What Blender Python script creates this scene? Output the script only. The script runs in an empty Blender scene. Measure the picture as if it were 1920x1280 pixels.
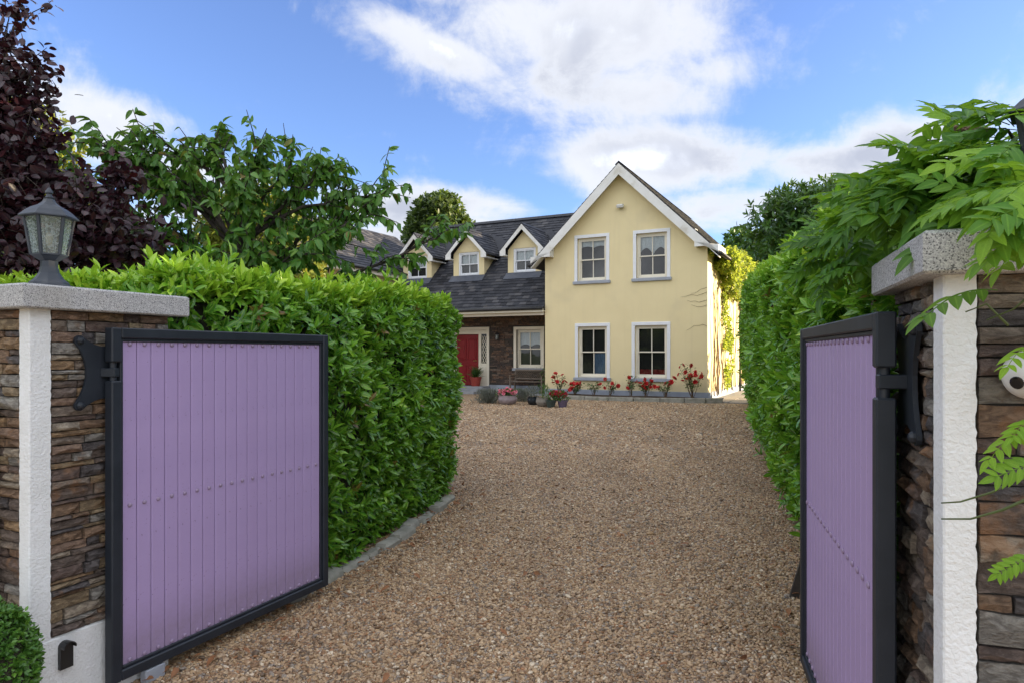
import bpy, math, random
import numpy as np
from mathutils import Vector, Matrix
from mathutils.geometry import tessellate_polygon
from mathutils import noise as mnoise

random.seed(7)
RNG = np.random.default_rng(7)
R = math.radians
scene = bpy.context.scene
COL = scene.collection

# ------------------------------------------------------------------ camera
cam_d = bpy.data.cameras.new('camera')
cam_d.lens = 24.0
cam_d.sensor_width = 36.0
cam_d.shift_y = 0.0115
cam_d.clip_start = 0.05
cam_d.clip_end = 3000
cam = bpy.data.objects.new('camera', cam_d)
cam.location = (0, 0, 1.5)
cam.rotation_euler = (R(90), 0, 0)
COL.objects.link(cam)
scene.camera = cam

# ------------------------------------------------------------------ light
SUN_AZ = math.atan2(1.0, 0.04)        # clockwise from +Y
SUN_EL = R(12.5)
SKY_STRENGTH = 0.15
EXPOSURE = 2.62
scene.view_settings.view_transform = 'Standard'
scene.view_settings.look = 'None'
scene.view_settings.exposure = EXPOSURE
scene.view_settings.gamma = 1.0
scene.view_settings.use_curve_mapping = False

sun_d = bpy.data.lights.new('sun', 'SUN')
sun_d.energy = 2.4
sun_d.angle = R(0.6)
sun_d.color = (1.0, 0.80, 0.52)
sun = bpy.data.objects.new('sun', sun_d)
sdir = Vector((math.sin(SUN_AZ) * math.cos(SUN_EL), math.cos(SUN_AZ) * math.cos(SUN_EL), math.sin(SUN_EL)))
sun.rotation_euler = sdir.to_track_quat('Z', 'Y').to_euler()
sun.location = (40, 20, 30)
COL.objects.link(sun)


class NT:
    """small helper round a node tree"""
    def __init__(self, tree):
        self.t = tree
        self.n = tree.nodes
        self.l = tree.links

    def new(self, typ, **kw):
        nd = self.n.new(typ)
        for k, v in kw.items():
            setattr(nd, k, v)
        return nd

    def link(self, a, b):
        self.l.new(a, b)

    def setin(self, nd, key, v):
        if isinstance(v, bpy.types.NodeSocket):
            self.l.new(v, nd.inputs[key])
        else:
            nd.inputs[key].default_value = v

    def math(self, op, a, b=0.0, c=None, clamp=False):
        nd = self.new('ShaderNodeMath', operation=op, use_clamp=clamp)
        self.setin(nd, 0, a)
        self.setin(nd, 1, b)
        if c is not None:
            self.setin(nd, 2, c)
        return nd.outputs[0]

    def mix(self, f, a, b, blend='MIX'):
        nd = self.new('ShaderNodeMix', data_type='RGBA', blend_type=blend)
        self.setin(nd, 0, f)
        for k, v in ((6, a), (7, b)):
            if isinstance(v, bpy.types.NodeSocket):
                self.l.new(v, nd.inputs[k])
            else:
                nd.inputs[k].default_value = (*v[:3], 1)
        return nd.outputs[2]

    def noise(self, vec, scale, detail=3, rough=0.55, dist=0.0):
        nd = self.new('ShaderNodeTexNoise')
        if vec is not None:
            self.link(vec, nd.inputs['Vector'])
        nd.inputs['Scale'].default_value = scale
        nd.inputs['Detail'].default_value = detail
        nd.inputs['Roughness'].default_value = rough
        nd.inputs['Distortion'].default_value = dist
        return nd.outputs['Fac']

    def ramp(self, f, stops, interp='LINEAR'):
        nd = self.new('ShaderNodeValToRGB')
        cr = nd.color_ramp
        cr.interpolation = interp
        while len(cr.elements) > 1:
            cr.elements.remove(cr.elements[-1])
        for i, (p, c) in enumerate(stops):
            e = cr.elements[0] if i == 0 else cr.elements.new(p)
            e.position = p
            e.color = (*c[:3], 1) if len(c) >= 3 else (c[0], c[0], c[0], 1)
        self.link(f, nd.inputs[0])
        return nd.outputs[0]

    def smooth(self, v, lo, hi):
        nd = self.new('ShaderNodeMapRange', interpolation_type='SMOOTHSTEP')
        self.setin(nd, 0, v)
        nd.inputs[1].default_value = lo
        nd.inputs[2].default_value = hi
        return nd.outputs[0]


def make_world():
    w = bpy.data.worlds.new('World')
    scene.world = w
    w.use_nodes = True
    g = NT(w.node_tree)
    g.n.clear()
    out = g.new('ShaderNodeOutputWorld')
    bg = g.new('ShaderNodeBackground')
    bg.inputs[1].default_value = SKY_STRENGTH
    g.link(bg.outputs[0], out.inputs[0])
    sky = g.new('ShaderNodeTexSky', sky_type='NISHITA')
    sky.sun_disc = False
    sky.sun_elevation = SUN_EL
    sky.sun_rotation = SUN_AZ
    sky.altitude = 50
    sky.air_density = 1.0
    sky.dust_density = 0.6
    sky.ozone_density = 5.0
    tc = g.new('ShaderNodeTexCoord')
    d = tc.outputs['Generated']
    sep = g.new('ShaderNodeSeparateXYZ')
    g.link(d, sep.inputs[0])
    az = g.math('ARCTAN2', sep.outputs[0], sep.outputs[1])
    el = g.math('ARCSINE', sep.outputs[2])
    # a cloud layer: position on a flat ceiling, so the clouds shrink towards the horizon
    zz = g.math('ADD', g.math('MAXIMUM', sep.outputs[2], 0.0), 0.10)
    px = g.math('DIVIDE', sep.outputs[0], zz)
    py = g.math('DIVIDE', sep.outputs[1], zz)
    cv = g.new('ShaderNodeCombineXYZ')
    g.link(px, cv.inputs[0]); g.link(py, cv.inputs[1])
    mp = g.new('ShaderNodeMapping')
    mp.inputs['Rotation'].default_value = (0, 0, R(28))
    mp.inputs['Scale'].default_value = (0.75, 1.2, 1)
    g.link(cv.outputs[0], mp.inputs[0])
    wisp = g.noise(mp.outputs[0], 1.25, 7, 0.58, 0.25)
    billow = g.noise(d, 8.5, 9, 0.66, 0.35)
    ae = g.new('ShaderNodeCombineXYZ')
    g.link(az, ae.inputs[0]); g.link(el, ae.inputs[1])
    # the banks of cloud seen that evening: azimuth, elevation, tilt, half-width, half-height (degrees), weight
    banks = [(-6, 24.0, -20, 11, 2.6, 1.05), (4, 25.5, -6, 24, 8, .92), (10, 20.5, -6, 15, 5, .78), (12, 15.5, -3, 14, 4.6, 1.15), (17, 21.5, 0, 9, 3.5, .62),
             (27, 14.5, 9, 14, 4.0, 1.0), (19, 11.5, 0, 18, 3.4, .85), (-7, 11.8, 0, 13, 2.8, 1.15), (-3, 9.5, 0, 30, 2.6, .75),
             (-31, 16.5, -14, 9, 3.2, .72), (-25, 13.5, -10, 15, 3.2, .70), (-22, 10.5, 0, 15, 3.0, .85),
             (34, 11, 0, 14, 4, .7), (75, 20, 10, 22, 8, .8), (120, 28, -15, 24, 9, .8), (165, 22, 5, 26, 8, .8), (-75, 24, -8, 22, 8, .8), (-120, 30, 12, 26, 9, .8),
             (-160, 16, 0, 24, 5, .8), (60, 48, 20, 30, 12, .6), (-90, 52, -30, 26, 12, .6), (170, 55, 0, 40, 14, .6)]
    tot = None
    for a, e, r, sx, sy, wt in banks:
        m = g.new('ShaderNodeMapping', vector_type='TEXTURE')
        m.inputs['Location'].default_value = (R(a), R(e), 0)
        m.inputs['Rotation'].default_value = (0, 0, R(r))
        m.inputs['Scale'].default_value = (R(sx), R(sy), 1)
        g.link(ae.outputs[0], m.inputs[0])
        gr = g.new('ShaderNodeTexGradient', gradient_type='SPHERICAL')
        g.link(m.outputs[0], gr.inputs[0])
        v = g.math('MULTIPLY', gr.outputs[1], wt)
        tot = v if tot is None else g.math('MAXIMUM', tot, v)
    dens = g.math('ADD', tot, g.math('MULTIPLY', g.math('SUBTRACT', wisp, 0.5), 1.25))
    dens = g.math('ADD', dens, g.math('MULTIPLY', g.math('SUBTRACT', billow, 0.5), 1.5))
    # overhead, to the sides and behind: full bright cover added to light the shade
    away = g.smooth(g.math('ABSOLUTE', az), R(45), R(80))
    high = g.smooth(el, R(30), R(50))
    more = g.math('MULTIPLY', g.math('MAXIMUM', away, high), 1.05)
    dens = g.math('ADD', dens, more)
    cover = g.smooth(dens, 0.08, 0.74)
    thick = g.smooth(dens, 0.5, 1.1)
    fill_cover = g.smooth(dens, 0.85, 1.6)
    # thin white, thick grey; far brighter in the added cover out of view
    shade = g.noise(d, 4.2, 4, 0.5, 0.0)
    grey = g.math('MULTIPLY', g.smooth(shade, 0.40, 0.62), thick)
    lit = g.mix(fill_cover, (1.02, 1.05, 1.12), (2.75, 2.86, 3.00))
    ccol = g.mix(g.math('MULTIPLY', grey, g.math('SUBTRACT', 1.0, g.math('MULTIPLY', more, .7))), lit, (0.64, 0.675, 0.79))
    hs = g.new('ShaderNodeHueSaturation')
    hs.inputs['Value'].default_value = 0.375
    hs.inputs['Saturation'].default_value = 0.93
    hs.inputs['Hue'].default_value = 0.512
    g.link(sky.outputs[0], hs.inputs['Color'])
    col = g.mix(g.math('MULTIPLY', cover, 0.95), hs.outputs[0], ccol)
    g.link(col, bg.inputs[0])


make_world()

# ------------------------------------------------------------------ materials
MATS = {}


def base_mat(name):
    m = bpy.data.materials.new(name)
    m.use_nodes = True
    g = NT(m.node_tree)
    bsdf = g.n['Principled BSDF']
    MATS[name] = m
    return m, g, bsdf


def mat(name, c1, c2=None, rough=0.6, nscale=6.0, detail=4, bump=0.0, bscale=None, metal=0.0, stops=(0.35, 0.68), spec=0.5, coords='Object', c3=None, n3=1.2, coat=0.0):
    m, g, b = base_mat(name)
    tc = g.new('ShaderNodeTexCoord')
    v = tc.outputs[coords]
    if c2 is None:
        c2 = tuple(x * 0.8 for x in c1)
    f = g.noise(v, nscale, detail)
    col = g.ramp(f, [(stops[0], c1), (stops[1], c2)])
    if c3 is not None:
        f3 = g.smooth(g.noise(v, n3, 3), 0.52, 0.72)
        col = g.mix(g.math('MULTIPLY', f3, 0.6), col, c3)
    g.link(col, b.inputs['Base Color'])
    b.inputs['Roughness'].default_value = rough
    b.inputs['Metallic'].default_value = metal
    b.inputs['Specular IOR Level'].default_value = spec
    b.inputs['Coat Weight'].default_value = coat
    if bump:
        bp = g.new('ShaderNodeBump')
        bp.inputs['Strength'].default_value = bump
        bp.inputs['Distance'].default_value = 0.01
        g.link(g.noise(v, bscale or nscale * 4, 5), bp.inputs['Height'])
        g.link(bp.outputs[0], b.inputs['Normal'])
    return m


def leaf_mat(name, stops, rough=0.38, trans=0.28, tcol=(0.25, 0.38, 0.05), rib=0.25, spec=0.5):
    """stops: colours along the leaf's own 'tint' attribute (its age)"""
    m, g, b = base_mat(name)
    at = g.new('ShaderNodeAttribute', attribute_name='tint')
    rb = g.new('ShaderNodeAttribute', attribute_name='rib')
    col = g.ramp(at.outputs['Fac'], stops)
    ribf = g.math('MULTIPLY', g.math('SUBTRACT', 1.0, g.smooth(rb.outputs['Fac'], 0.0, 0.22)), rib)
    col = g.mix(ribf, col, tuple(min(1, 1.9 * x + .03) for x in stops[-1][1]))
    tc = g.new('ShaderNodeTexCoord')
    n = g.noise(tc.outputs['Object'], 60, 3)
    col = g.mix(g.math('MULTIPLY', g.smooth(n, .45, .7), .25), col, tuple(x * .6 for x in stops[0][1]))
    g.link(col, b.inputs['Base Color'])
    b.inputs['Roughness'].default_value = rough
    b.inputs['Specular IOR Level'].default_value = spec
    tr = g.new('ShaderNodeBsdfTranslucent')
    tm = g.mix(0.65, col, tcol)
    g.link(tm, tr.inputs[0])
    ms = g.new('ShaderNodeMixShader')
    ms.inputs[0].default_value = trans
    g.link(b.outputs[0], ms.inputs[1])
    g.link(tr.outputs[0], ms.inputs[2])
    g.link(ms.outputs[0], g.n['Material Output'].inputs[0])
    return m


def stone_mat(name, palette, spread=1.0, grain=28, lichen=None):
    """palette picked per stone by the object's own random number, layered grain on top"""
    m, g, b = base_mat(name)
    oi = g.new('ShaderNodeObjectInfo')
    at = g.new('ShaderNodeAttribute', attribute_name='tint')
    tc = g.new('ShaderNodeTexCoord')
    geo = g.new('ShaderNodeNewGeometry')
    rnd = g.math('FRACT', g.math('ADD', oi.outputs['Random'], at.outputs['Fac']))
    n = len(palette)
    base = g.ramp(rnd, [(i / n, c) for i, c in enumerate(palette)], 'CONSTANT')
    mp = g.new('ShaderNodeMapping')
    mp.inputs['Scale'].default_value = (1, 1, 2.4)
    g.link(geo.outputs['Position'], mp.inputs[0])
    f = g.noise(mp.outputs[0], grain, 6, 0.65, 0.6)
    col = g.mix(g.smooth(f, 0.35, 0.75), g.mix(1.0, base, (0.36, 0.34, 0.34), 'MULTIPLY'), base)
    f2 = g.noise(geo.outputs['Position'], 9, 4, 0.6)
    col = g.mix(g.math('MULTIPLY', g.smooth(f2, 0.55, 0.72), 0.55), col, (0.34, 0.16, 0.06))
    f4 = g.noise(geo.outputs['Position'], grain * 1.5, 6, 0.72)
    col = g.mix(g.math('MULTIPLY', g.smooth(f4, 0.62, 0.78), 0.55), col, (0.36, 0.33, 0.28))
    g.link(col, b.inputs['Base Color'])
    b.inputs['Roughness'].default_value = 0.72
    bp = g.new('ShaderNodeBump')
    bp.inputs['Strength'].default_value = 1.0
    bp.inputs['Distance'].default_value = 0.015
    fine = g.noise(geo.outputs['Position'], 150, 5, .7)
    g.link(g.math('ADD', f, g.math('MULTIPLY', fine, .55)), bp.inputs['Height'])
    g.link(bp.outputs[0], b.inputs['Normal'])
    return m


def glass_mat(name, tint=(0.9, 0.95, 0.95), frost=0.02, extra=0.06, wavy=0.0):
    m, g, b = base_mat(name)
    g.n.remove(b)
    tr = g.new('ShaderNodeBsdfTransparent')
    tr.inputs[0].default_value = (*tint, 1)
    gl = g.new('ShaderNodeBsdfGlossy')
    gl.inputs['Roughness'].default_value = frost
    fr = g.new('ShaderNodeFresnel')
    fr.inputs[0].default_value = 1.5
    ms = g.new('ShaderNodeMixShader')
    g.link(g.math('ADD', fr.outputs[0], extra, clamp=True), ms.inputs[0])
    g.link(tr.outputs[0], ms.inputs[1])
    g.link(gl.outputs[0], ms.inputs[2])
    g.link(ms.outputs[0], g.n['Material Output'].inputs[0])
    if wavy:
        tc = g.new('ShaderNodeTexCoord')
        bp = g.new('ShaderNodeBump')
        bp.inputs['Strength'].default_value = wavy
        bp.inputs['Distance'].default_value = 0.02
        g.link(g.noise(tc.outputs['Object'], 2.2, 2), bp.inputs['Height'])
        g.link(bp.outputs[0], gl.inputs['Normal'])
    return m


mat('yellow_render', (0.83, 0.705, 0.42), (0.80, 0.675, 0.395), 0.85, 1.6, 5, 0.15, 55, c3=(0.69, 0.585, 0.36), n3=0.7)
mat('yellow_wall_render', (0.58, 0.46, 0.24), (0.5, 0.4, 0.2), 0.85, 5, 5, 0.5, 60)
mat('white_paint', (0.82, 0.84, 0.88), (0.77, 0.79, 0.83), 0.5, 5, 3, 0.05, 40)
mat('weathered_white', (0.80, 0.80, 0.79), (0.73, 0.72, 0.69), 0.55, 3, 5, 0.05, 30, c3=(0.52, 0.48, 0.40), n3=2.2)
mat('cream_paint', (0.82, 0.77, 0.65), (0.77, 0.72, 0.60), 0.45, 5, 3)
mat('sill_grey', (0.36, 0.39, 0.45), (0.31, 0.335, 0.39), 0.7, 7, 4, 0.15, 50)
mat('lead', (0.085, 0.095, 0.125), (0.06, 0.068, 0.09), 0.55, 6)
mat('plinth_grey', (0.34, 0.38, 0.46), (0.29, 0.325, 0.40), 0.8, 3, 5, 0.2, 40, c3=(0.24, 0.25, 0.26), n3=1.5)
mat('gutter_black', (0.02, 0.021, 0.024), (0.035, 0.035, 0.04), 0.4, 5)
mat('red_paint', (0.25, 0.011, 0.018), (0.21, 0.009, 0.014), 0.4, 4, spec=.3)
mat('brass', (0.7, 0.5, 0.2), None, 0.3, 4, metal=1.0)
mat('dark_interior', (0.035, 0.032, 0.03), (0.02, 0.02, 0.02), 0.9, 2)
mat('net_curtain', (0.72, 0.74, 0.76), (0.60, 0.62, 0.64), 0.9, 30)
mat('blue_curtain', (0.16, 0.24, 0.36), (0.13, 0.20, 0.30), 0.9, 12)
mat('red_fabric', (0.30, 0.035, 0.03), (0.22, 0.02, 0.02), 0.9, 12)
mat('bench_wood', (0.20, 0.16, 0.125), (0.14, 0.115, 0.095), 0.75, 20, 5, 0.2)
mat('step_stone', (0.30, 0.31, 0.34), (0.24, 0.25, 0.27), 0.8, 6, 5, 0.2)
mat('paving', (0.30, 0.27, 0.24), (0.24, 0.22, 0.20), 0.85, 4, 5, 0.3)
mat('kerb_stone', (0.34, 0.33, 0.29), (0.22, 0.215, 0.18), 0.85, 9, 6, 0.5, 40, c3=(0.14, 0.16, 0.08), n3=5)
mat('soil', (0.045, 0.028, 0.02), (0.07, 0.045, 0.03), 0.95, 30, 6, 1.0, 60)
mat('bark', (0.075, 0.06, 0.05), (0.035, 0.028, 0.024), 0.9, 18, 6, 0.6, 40)
mat('green_stem', (0.10, 0.14, 0.04), (0.07, 0.09, 0.03), 0.6, 18)
mat('dry_stem', (0.16, 0.10, 0.06), (0.10, 0.065, 0.04), 0.8, 18)
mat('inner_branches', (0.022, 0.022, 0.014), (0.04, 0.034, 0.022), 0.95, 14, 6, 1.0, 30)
mat('pot_terracotta', (0.36, 0.055, 0.04), (0.28, 0.04, 0.03), 0.45, 9)
mat('pot_lilac', (0.36, 0.30, 0.32), (0.28, 0.23, 0.25), 0.3, 8, 5, c3=(0.18, 0.15, 0.17), n3=6)
mat('pot_navy', (0.012, 0.018, 0.026), (0.02, 0.028, 0.036), 0.15, 8)
mat('pot_stone', (0.26, 0.235, 0.20), (0.20, 0.18, 0.155), 0.7, 12, 5, 0.3)
mat('pot_green', (0.05, 0.075, 0.07), (0.035, 0.055, 0.05), 0.2, 8)
mat('pot_purple', (0.15, 0.12, 0.20), (0.11, 0.09, 0.15), 0.25, 8)
mat('rose_red', (0.60, 0.018, 0.018), (0.45, 0.012, 0.02), 0.5, 40)
mat('pink_petal', (0.75, 0.14, 0.24), (0.80, 0.32, 0.38), 0.5, 40)
mat('crimson_petal', (0.48, 0.012, 0.035), (0.36, 0.01, 0.03), 0.5, 40)
mat('white_plastic', (0.74, 0.74, 0.73), None, 0.35, 6)
mat('lens_black', (0.012, 0.012, 0.014), None, 0.08, 6)
mat('bulb', (0.62, 0.52, 0.42), None, 0.4, 6)
mat('lamp_metal', (0.030, 0.038, 0.054), (0.046, 0.055, 0.073), 0.5, 14, 5, 0.1, 60, c3=(0.085, 0.09, 0.10), n3=9)
mat('dry_leaf', (0.28, 0.12, 0.045), (0.20, 0.09, 0.04), 0.7, 30)
mat('grass', (0.05, 0.09, 0.02), (0.07, 0.10, 0.03), 0.9, 3, 6, 0.6, 60)
mat('door_glass_dark', (0.015, 0.017, 0.02), None, 0.08, 3)
mat('black_plastic', (0.02, 0.021, 0.023), None, 0.35, 8)
mat('mortar', (0.06, 0.052, 0.044), (0.035, 0.03, 0.027), 0.95, 30, 5, 0.6)
mat('prop_metal', (0.06, 0.055, 0.055), (0.09, 0.075, 0.065), 0.6, 20, 4)
glass_mat('window_glass', extra=0.03, wavy=0.10)
glass_mat('lamp_glass', (0.84, 0.92, 0.93), 0.22, 0.12)


def frost_lamp():
    m = MATS['lamp_glass']
    g = NT(m.node_tree)
    out = g.n['Material Output']
    src = out.inputs[0].links[0].from_socket
    df = g.new('ShaderNodeBsdfTranslucent')
    df.inputs[0].default_value = (.72, .80, .82, 1)
    d2 = g.new('ShaderNodeBsdfDiffuse')
    d2.inputs[0].default_value = (.62, .70, .72, 1)
    ad = g.new('ShaderNodeMixShader')
    g.link(df.outputs[0], ad.inputs[1])
    g.link(d2.outputs[0], ad.inputs[2])
    tc = g.new('ShaderNodeTexCoord')
    n = g.noise(tc.outputs['Object'], 90, 4, .7)
    ms = g.new('ShaderNodeMixShader')
    g.link(g.math('ADD', .12, g.math('MULTIPLY', g.smooth(n, .42, .62), .45)), ms.inputs[0])
    g.link(src, ms.inputs[1])
    g.link(ad.outputs[0], ms.inputs[2])
    g.link(ms.outputs[0], out.inputs[0])


frost_lamp()


def band_mat():
    m, g, b = base_mat('white_roughcast')
    tc = g.new('ShaderNodeTexCoord')
    n = g.noise(tc.outputs['Object'], 9, 5)
    c = g.ramp(n, [(0.35, (0.84, 0.86, 0.88)), (0.7, (0.76, 0.775, 0.78))])
    g.link(c, b.inputs['Base Color'])
    b.inputs['Roughness'].default_value = 0.75
    bp = g.new('ShaderNodeBump')
    bp.inputs['Strength'].default_value = 0.85
    bp.inputs['Distance'].default_value = 0.006
    g.link(g.noise(tc.outputs['Object'], 95, 3, 0.5, 0.4), bp.inputs['Height'])
    g.link(bp.outputs[0], b.inputs['Normal'])


def render_streaks():
    m = MATS['yellow_render']
    g = NT(m.node_tree)
    b = g.n['Principled BSDF']
    src = b.inputs['Base Color'].links[0].from_socket
    tc = g.new('ShaderNodeTexCoord')
    mp = g.new('ShaderNodeMapping')
    mp.inputs['Scale'].default_value = (5.5, 5.5, .30)
    g.link(tc.outputs['Object'], mp.inputs[0])
    st = g.smooth(g.noise(mp.outputs[0], 1.0, 5, .6), .50, .78)
    c = g.mix(g.math('MULTIPLY', st, .14), src, (0.56, 0.47, 0.29))
    sp = g.new('ShaderNodeSeparateXYZ')
    g.link(tc.outputs['Object'], sp.inputs[0])
    lo = g.smooth(g.math('ADD', sp.outputs[2], g.noise(tc.outputs['Object'], 3.5, 5, .7)), 1.25, .65)
    c = g.mix(g.math('MULTIPLY', lo, .35), c, (0.45, 0.40, 0.28))
    g.link(c, b.inputs['Base Color'])


render_streaks()


def granite_mat():
    m, g, b = base_mat('granite')
    tc = g.new('ShaderNodeTexCoord')
    v = tc.outputs['Object']
    vo = g.new('ShaderNodeTexVoronoi')
    vo.inputs['Scale'].default_value = 360
    g.link(v, vo.inputs[0])
    sp = g.new('ShaderNodeSeparateColor')
    g.link(vo.outputs['Color'], sp.inputs[0])
    c = g.ramp(sp.outputs[0], [(0.0, (0.13, 0.13, 0.14)), (0.16, (0.36, 0.36, 0.37)), (0.5, (0.50, 0.50, 0.51)), (0.85, (0.60, 0.60, 0.60))], 'CONSTANT')
    n = g.noise(v, 5, 5)
    c = g.mix(g.math('MULTIPLY', g.smooth(n, .5, .75), .35), c, (0.33, 0.31, 0.27))
    g.link(c, b.inputs['Base Color'])
    b.inputs['Roughness'].default_value = 0.7
    bp = g.new('ShaderNodeBump')
    bp.inputs['Strength'].default_value = 0.3
    bp.inputs['Distance'].default_value = 0.004
    g.link(g.noise(v, 160, 3), bp.inputs['Height'])
    g.link(bp.outputs[0], b.inputs['Normal'])


def gate_paint():
    m, g, b = base_mat('lilac_paint')
    tc = g.new('ShaderNodeTexCoord')
    oi = g.new('ShaderNodeObjectInfo')
    v = tc.outputs['Object']
    n = g.noise(v, 3.5, 5)
    c = g.ramp(n, [(0.3, (0.445, 0.335, 0.590)), (0.7, (0.405, 0.305, 0.55))])
    c = g.mix(g.math('MULTIPLY', oi.outputs['Random'], 0.16), c, (0.36, 0.25, 0.46))
    vo = g.noise(v, 70, 2)
    c = g.mix(g.math('MULTIPLY', g.smooth(vo, .70, .76), .7), c, (0.17, 0.11, 0.21))
    mp = g.new('ShaderNodeMapping')
    mp.inputs['Scale'].default_value = (30, 30, 1.3)
    g.link(v, mp.inputs[0])
    drip = g.noise(mp.outputs[0], 1.0, 4)
    c = g.mix(g.math('MULTIPLY', g.smooth(drip, .56, .75), .22), c, (0.46, 0.36, 0.50))
    sp = g.new('ShaderNodeSeparateXYZ')
    g.link(v, sp.inputs[0])
    low = g.smooth(g.math('ADD', sp.outputs[2], g.math('MULTIPLY', g.noise(v, 7, 5, .7), .5)), .66, .28)
    c = g.mix(g.math('MULTIPLY', low, .5), c, (0.20, 0.155, 0.15))
    fl = g.noise(v, 190, 2)
    c = g.mix(g.math('MULTIPLY', g.smooth(fl, .74, .78), .8), c, (0.10, 0.06, 0.12))
    g.link(c, b.inputs['Base Color'])
    b.inputs['Roughness'].default_value = 0.45
    bp = g.new('ShaderNodeBump')
    bp.inputs['Strength'].default_value = 0.12
    bp.inputs['Distance'].default_value = 0.004
    g.link(g.noise(v, 45, 4), bp.inputs['Height'])
    g.link(bp.outputs[0], b.inputs['Normal'])
    m, g, b = base_mat('gate_black')
    tc = g.new('ShaderNodeTexCoord')
    v = tc.outputs['Object']
    n = g.noise(v, 8, 6)
    c = g.ramp(n, [(0.35, (0.012, 0.017, 0.026)), (0.7, (0.021, 0.027, 0.039))])
    d = g.noise(v, 45, 5, .7)
    c = g.mix(g.math('MULTIPLY', g.smooth(d, .6, .8), .35), c, (0.085, 0.085, 0.09))
    g.link(c, b.inputs['Base Color'])
    b.inputs['Roughness'].default_value = 0.5
    bp = g.new('ShaderNodeBump')
    bp.inputs['Strength'].default_value = 0.15
    bp.inputs['Distance'].default_value = 0.004
    g.link(n, bp.inputs['Height'])
    g.link(bp.outputs[0], b.inputs['Normal'])


def slate_mat():
    m, g, b = base_mat('slate')
    oi = g.new('ShaderNodeObjectInfo')
    at = g.new('ShaderNodeAttribute', attribute_name='tint')
    geo = g.new('ShaderNodeNewGeometry')
    r = g.math('FRACT', g.math('ADD', oi.outputs['Random'], at.outputs['Fac']))
    c = g.ramp(r, [(0.0, (0.010, 0.011, 0.016)), (0.35, (0.020, 0.022, 0.031)), (0.7, (0.034, 0.036, 0.046)), (1.0, (0.075, 0.073, 0.080))])
    n = g.noise(geo.outputs['Position'], 3.0, 6, .65)
    c = g.mix(g.math('MULTIPLY', g.smooth(n, .56, .78), .45), c, (0.13, 0.12, 0.105))
    n2 = g.noise(geo.outputs['Position'], 22, 5, .7)
    c = g.mix(g.math('MULTIPLY', g.smooth(n2, .55, .75), .5), c, (0.018, 0.018, 0.02))
    g.link(c, b.inputs['Base Color'])
    b.inputs['Roughness'].default_value = 0.6
    b.inputs['Specular IOR Level'].default_value = 0.35
    bp = g.new('ShaderNodeBump')
    bp.inputs['Strength'].default_value = 0.3
    g.link(n2, bp.inputs['Height'])
    bp.inputs['Distance'].default_value = 0.006
    g.link(bp.outputs[0], b.inputs['Normal'])


PEB = [(0.0, (0.235, 0.137, 0.070)), (0.16, (0.50, 0.335, 0.185)), (0.32, (0.37, 0.232, 0.124)), (0.48, (0.58, 0.415, 0.255)),
       (0.60, (0.155, 0.108, 0.070)), (0.70, (0.49, 0.350, 0.218)), (0.82, (0.30, 0.255, 0.21)), (0.91, (0.72, 0.60, 0.44)), (0.96, (0.38, 0.185, 0.08))]


def gravel_mats():
    m, g, b = base_mat('gravel_sheet')
    tc = g.new('ShaderNodeTexCoord')
    v = tc.outputs['Object']
    vo = g.new('ShaderNodeTexVoronoi')
    vo.inputs['Scale'].default_value = 62
    g.link(v, vo.inputs[0])
    sp = g.new('ShaderNodeSeparateColor')
    g.link(vo.outputs['Color'], sp.inputs[0])
    c = g.ramp(sp.outputs[0], PEB, 'CONSTANT')
    dk = g.smooth(vo.outputs['Distance'], 0.35, 0.75)
    c = g.mix(g.math('MULTIPLY', dk, .55), c, (0.07, 0.05, 0.035))
    n = g.noise(v, 0.55, 5)
    c = g.mix(g.math('MULTIPLY', g.smooth(n, .48, .68), .30), c, (0.20, 0.145, 0.10))
    g.link(c, b.inputs['Base Color'])
    b.inputs['Roughness'].default_value = 0.7
    h = g.math('ADD', g.math('MULTIPLY', g.smooth(vo.outputs['Distance'], 0.8, 0.0), 1.0), g.math('MULTIPLY', sp.outputs[1], .6))
    bp = g.new('ShaderNodeBump')
    bp.inputs['Strength'].default_value = 0.9
    bp.inputs['Distance'].default_value = 0.008
    g.link(h, bp.inputs['Height'])
    g.link(bp.outputs[0], b.inputs['Normal'])

    m, g, b = base_mat('pebble')
    oi = g.new('ShaderNodeObjectInfo')
    tc = g.new('ShaderNodeTexCoord')
    c = g.ramp(oi.outputs['Random'], PEB, 'CONSTANT')
    geo = g.new('ShaderNodeNewGeometry')
    mpl = g.new('ShaderNodeMapping')
    mpl.inputs['Scale'].default_value = (1.5, .34, 1)
    mpl.inputs['Rotation'].default_value = (0, 0, R(9))
    g.link(geo.outputs['Position'], mpl.inputs[0])
    big = g.noise(mpl.outputs[0], 1.0, 5, .6)
    c = g.mix(g.math('MULTIPLY', g.smooth(big, .46, .68), .34), c, (0.19, 0.125, 0.07))
    c = g.mix(g.math('MULTIPLY', g.smooth(big, .46, .28), .30), c, (0.64, 0.46, 0.28))
    n = g.noise(geo.outputs['Position'], 160, 3)
    c = g.mix(g.math('MULTIPLY', g.smooth(n, .42, .7), .5), c, (0.13, 0.088, 0.052))
    g.link(c, b.inputs['Base Color'])
    b.inputs['Roughness'].default_value = 0.5


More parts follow.
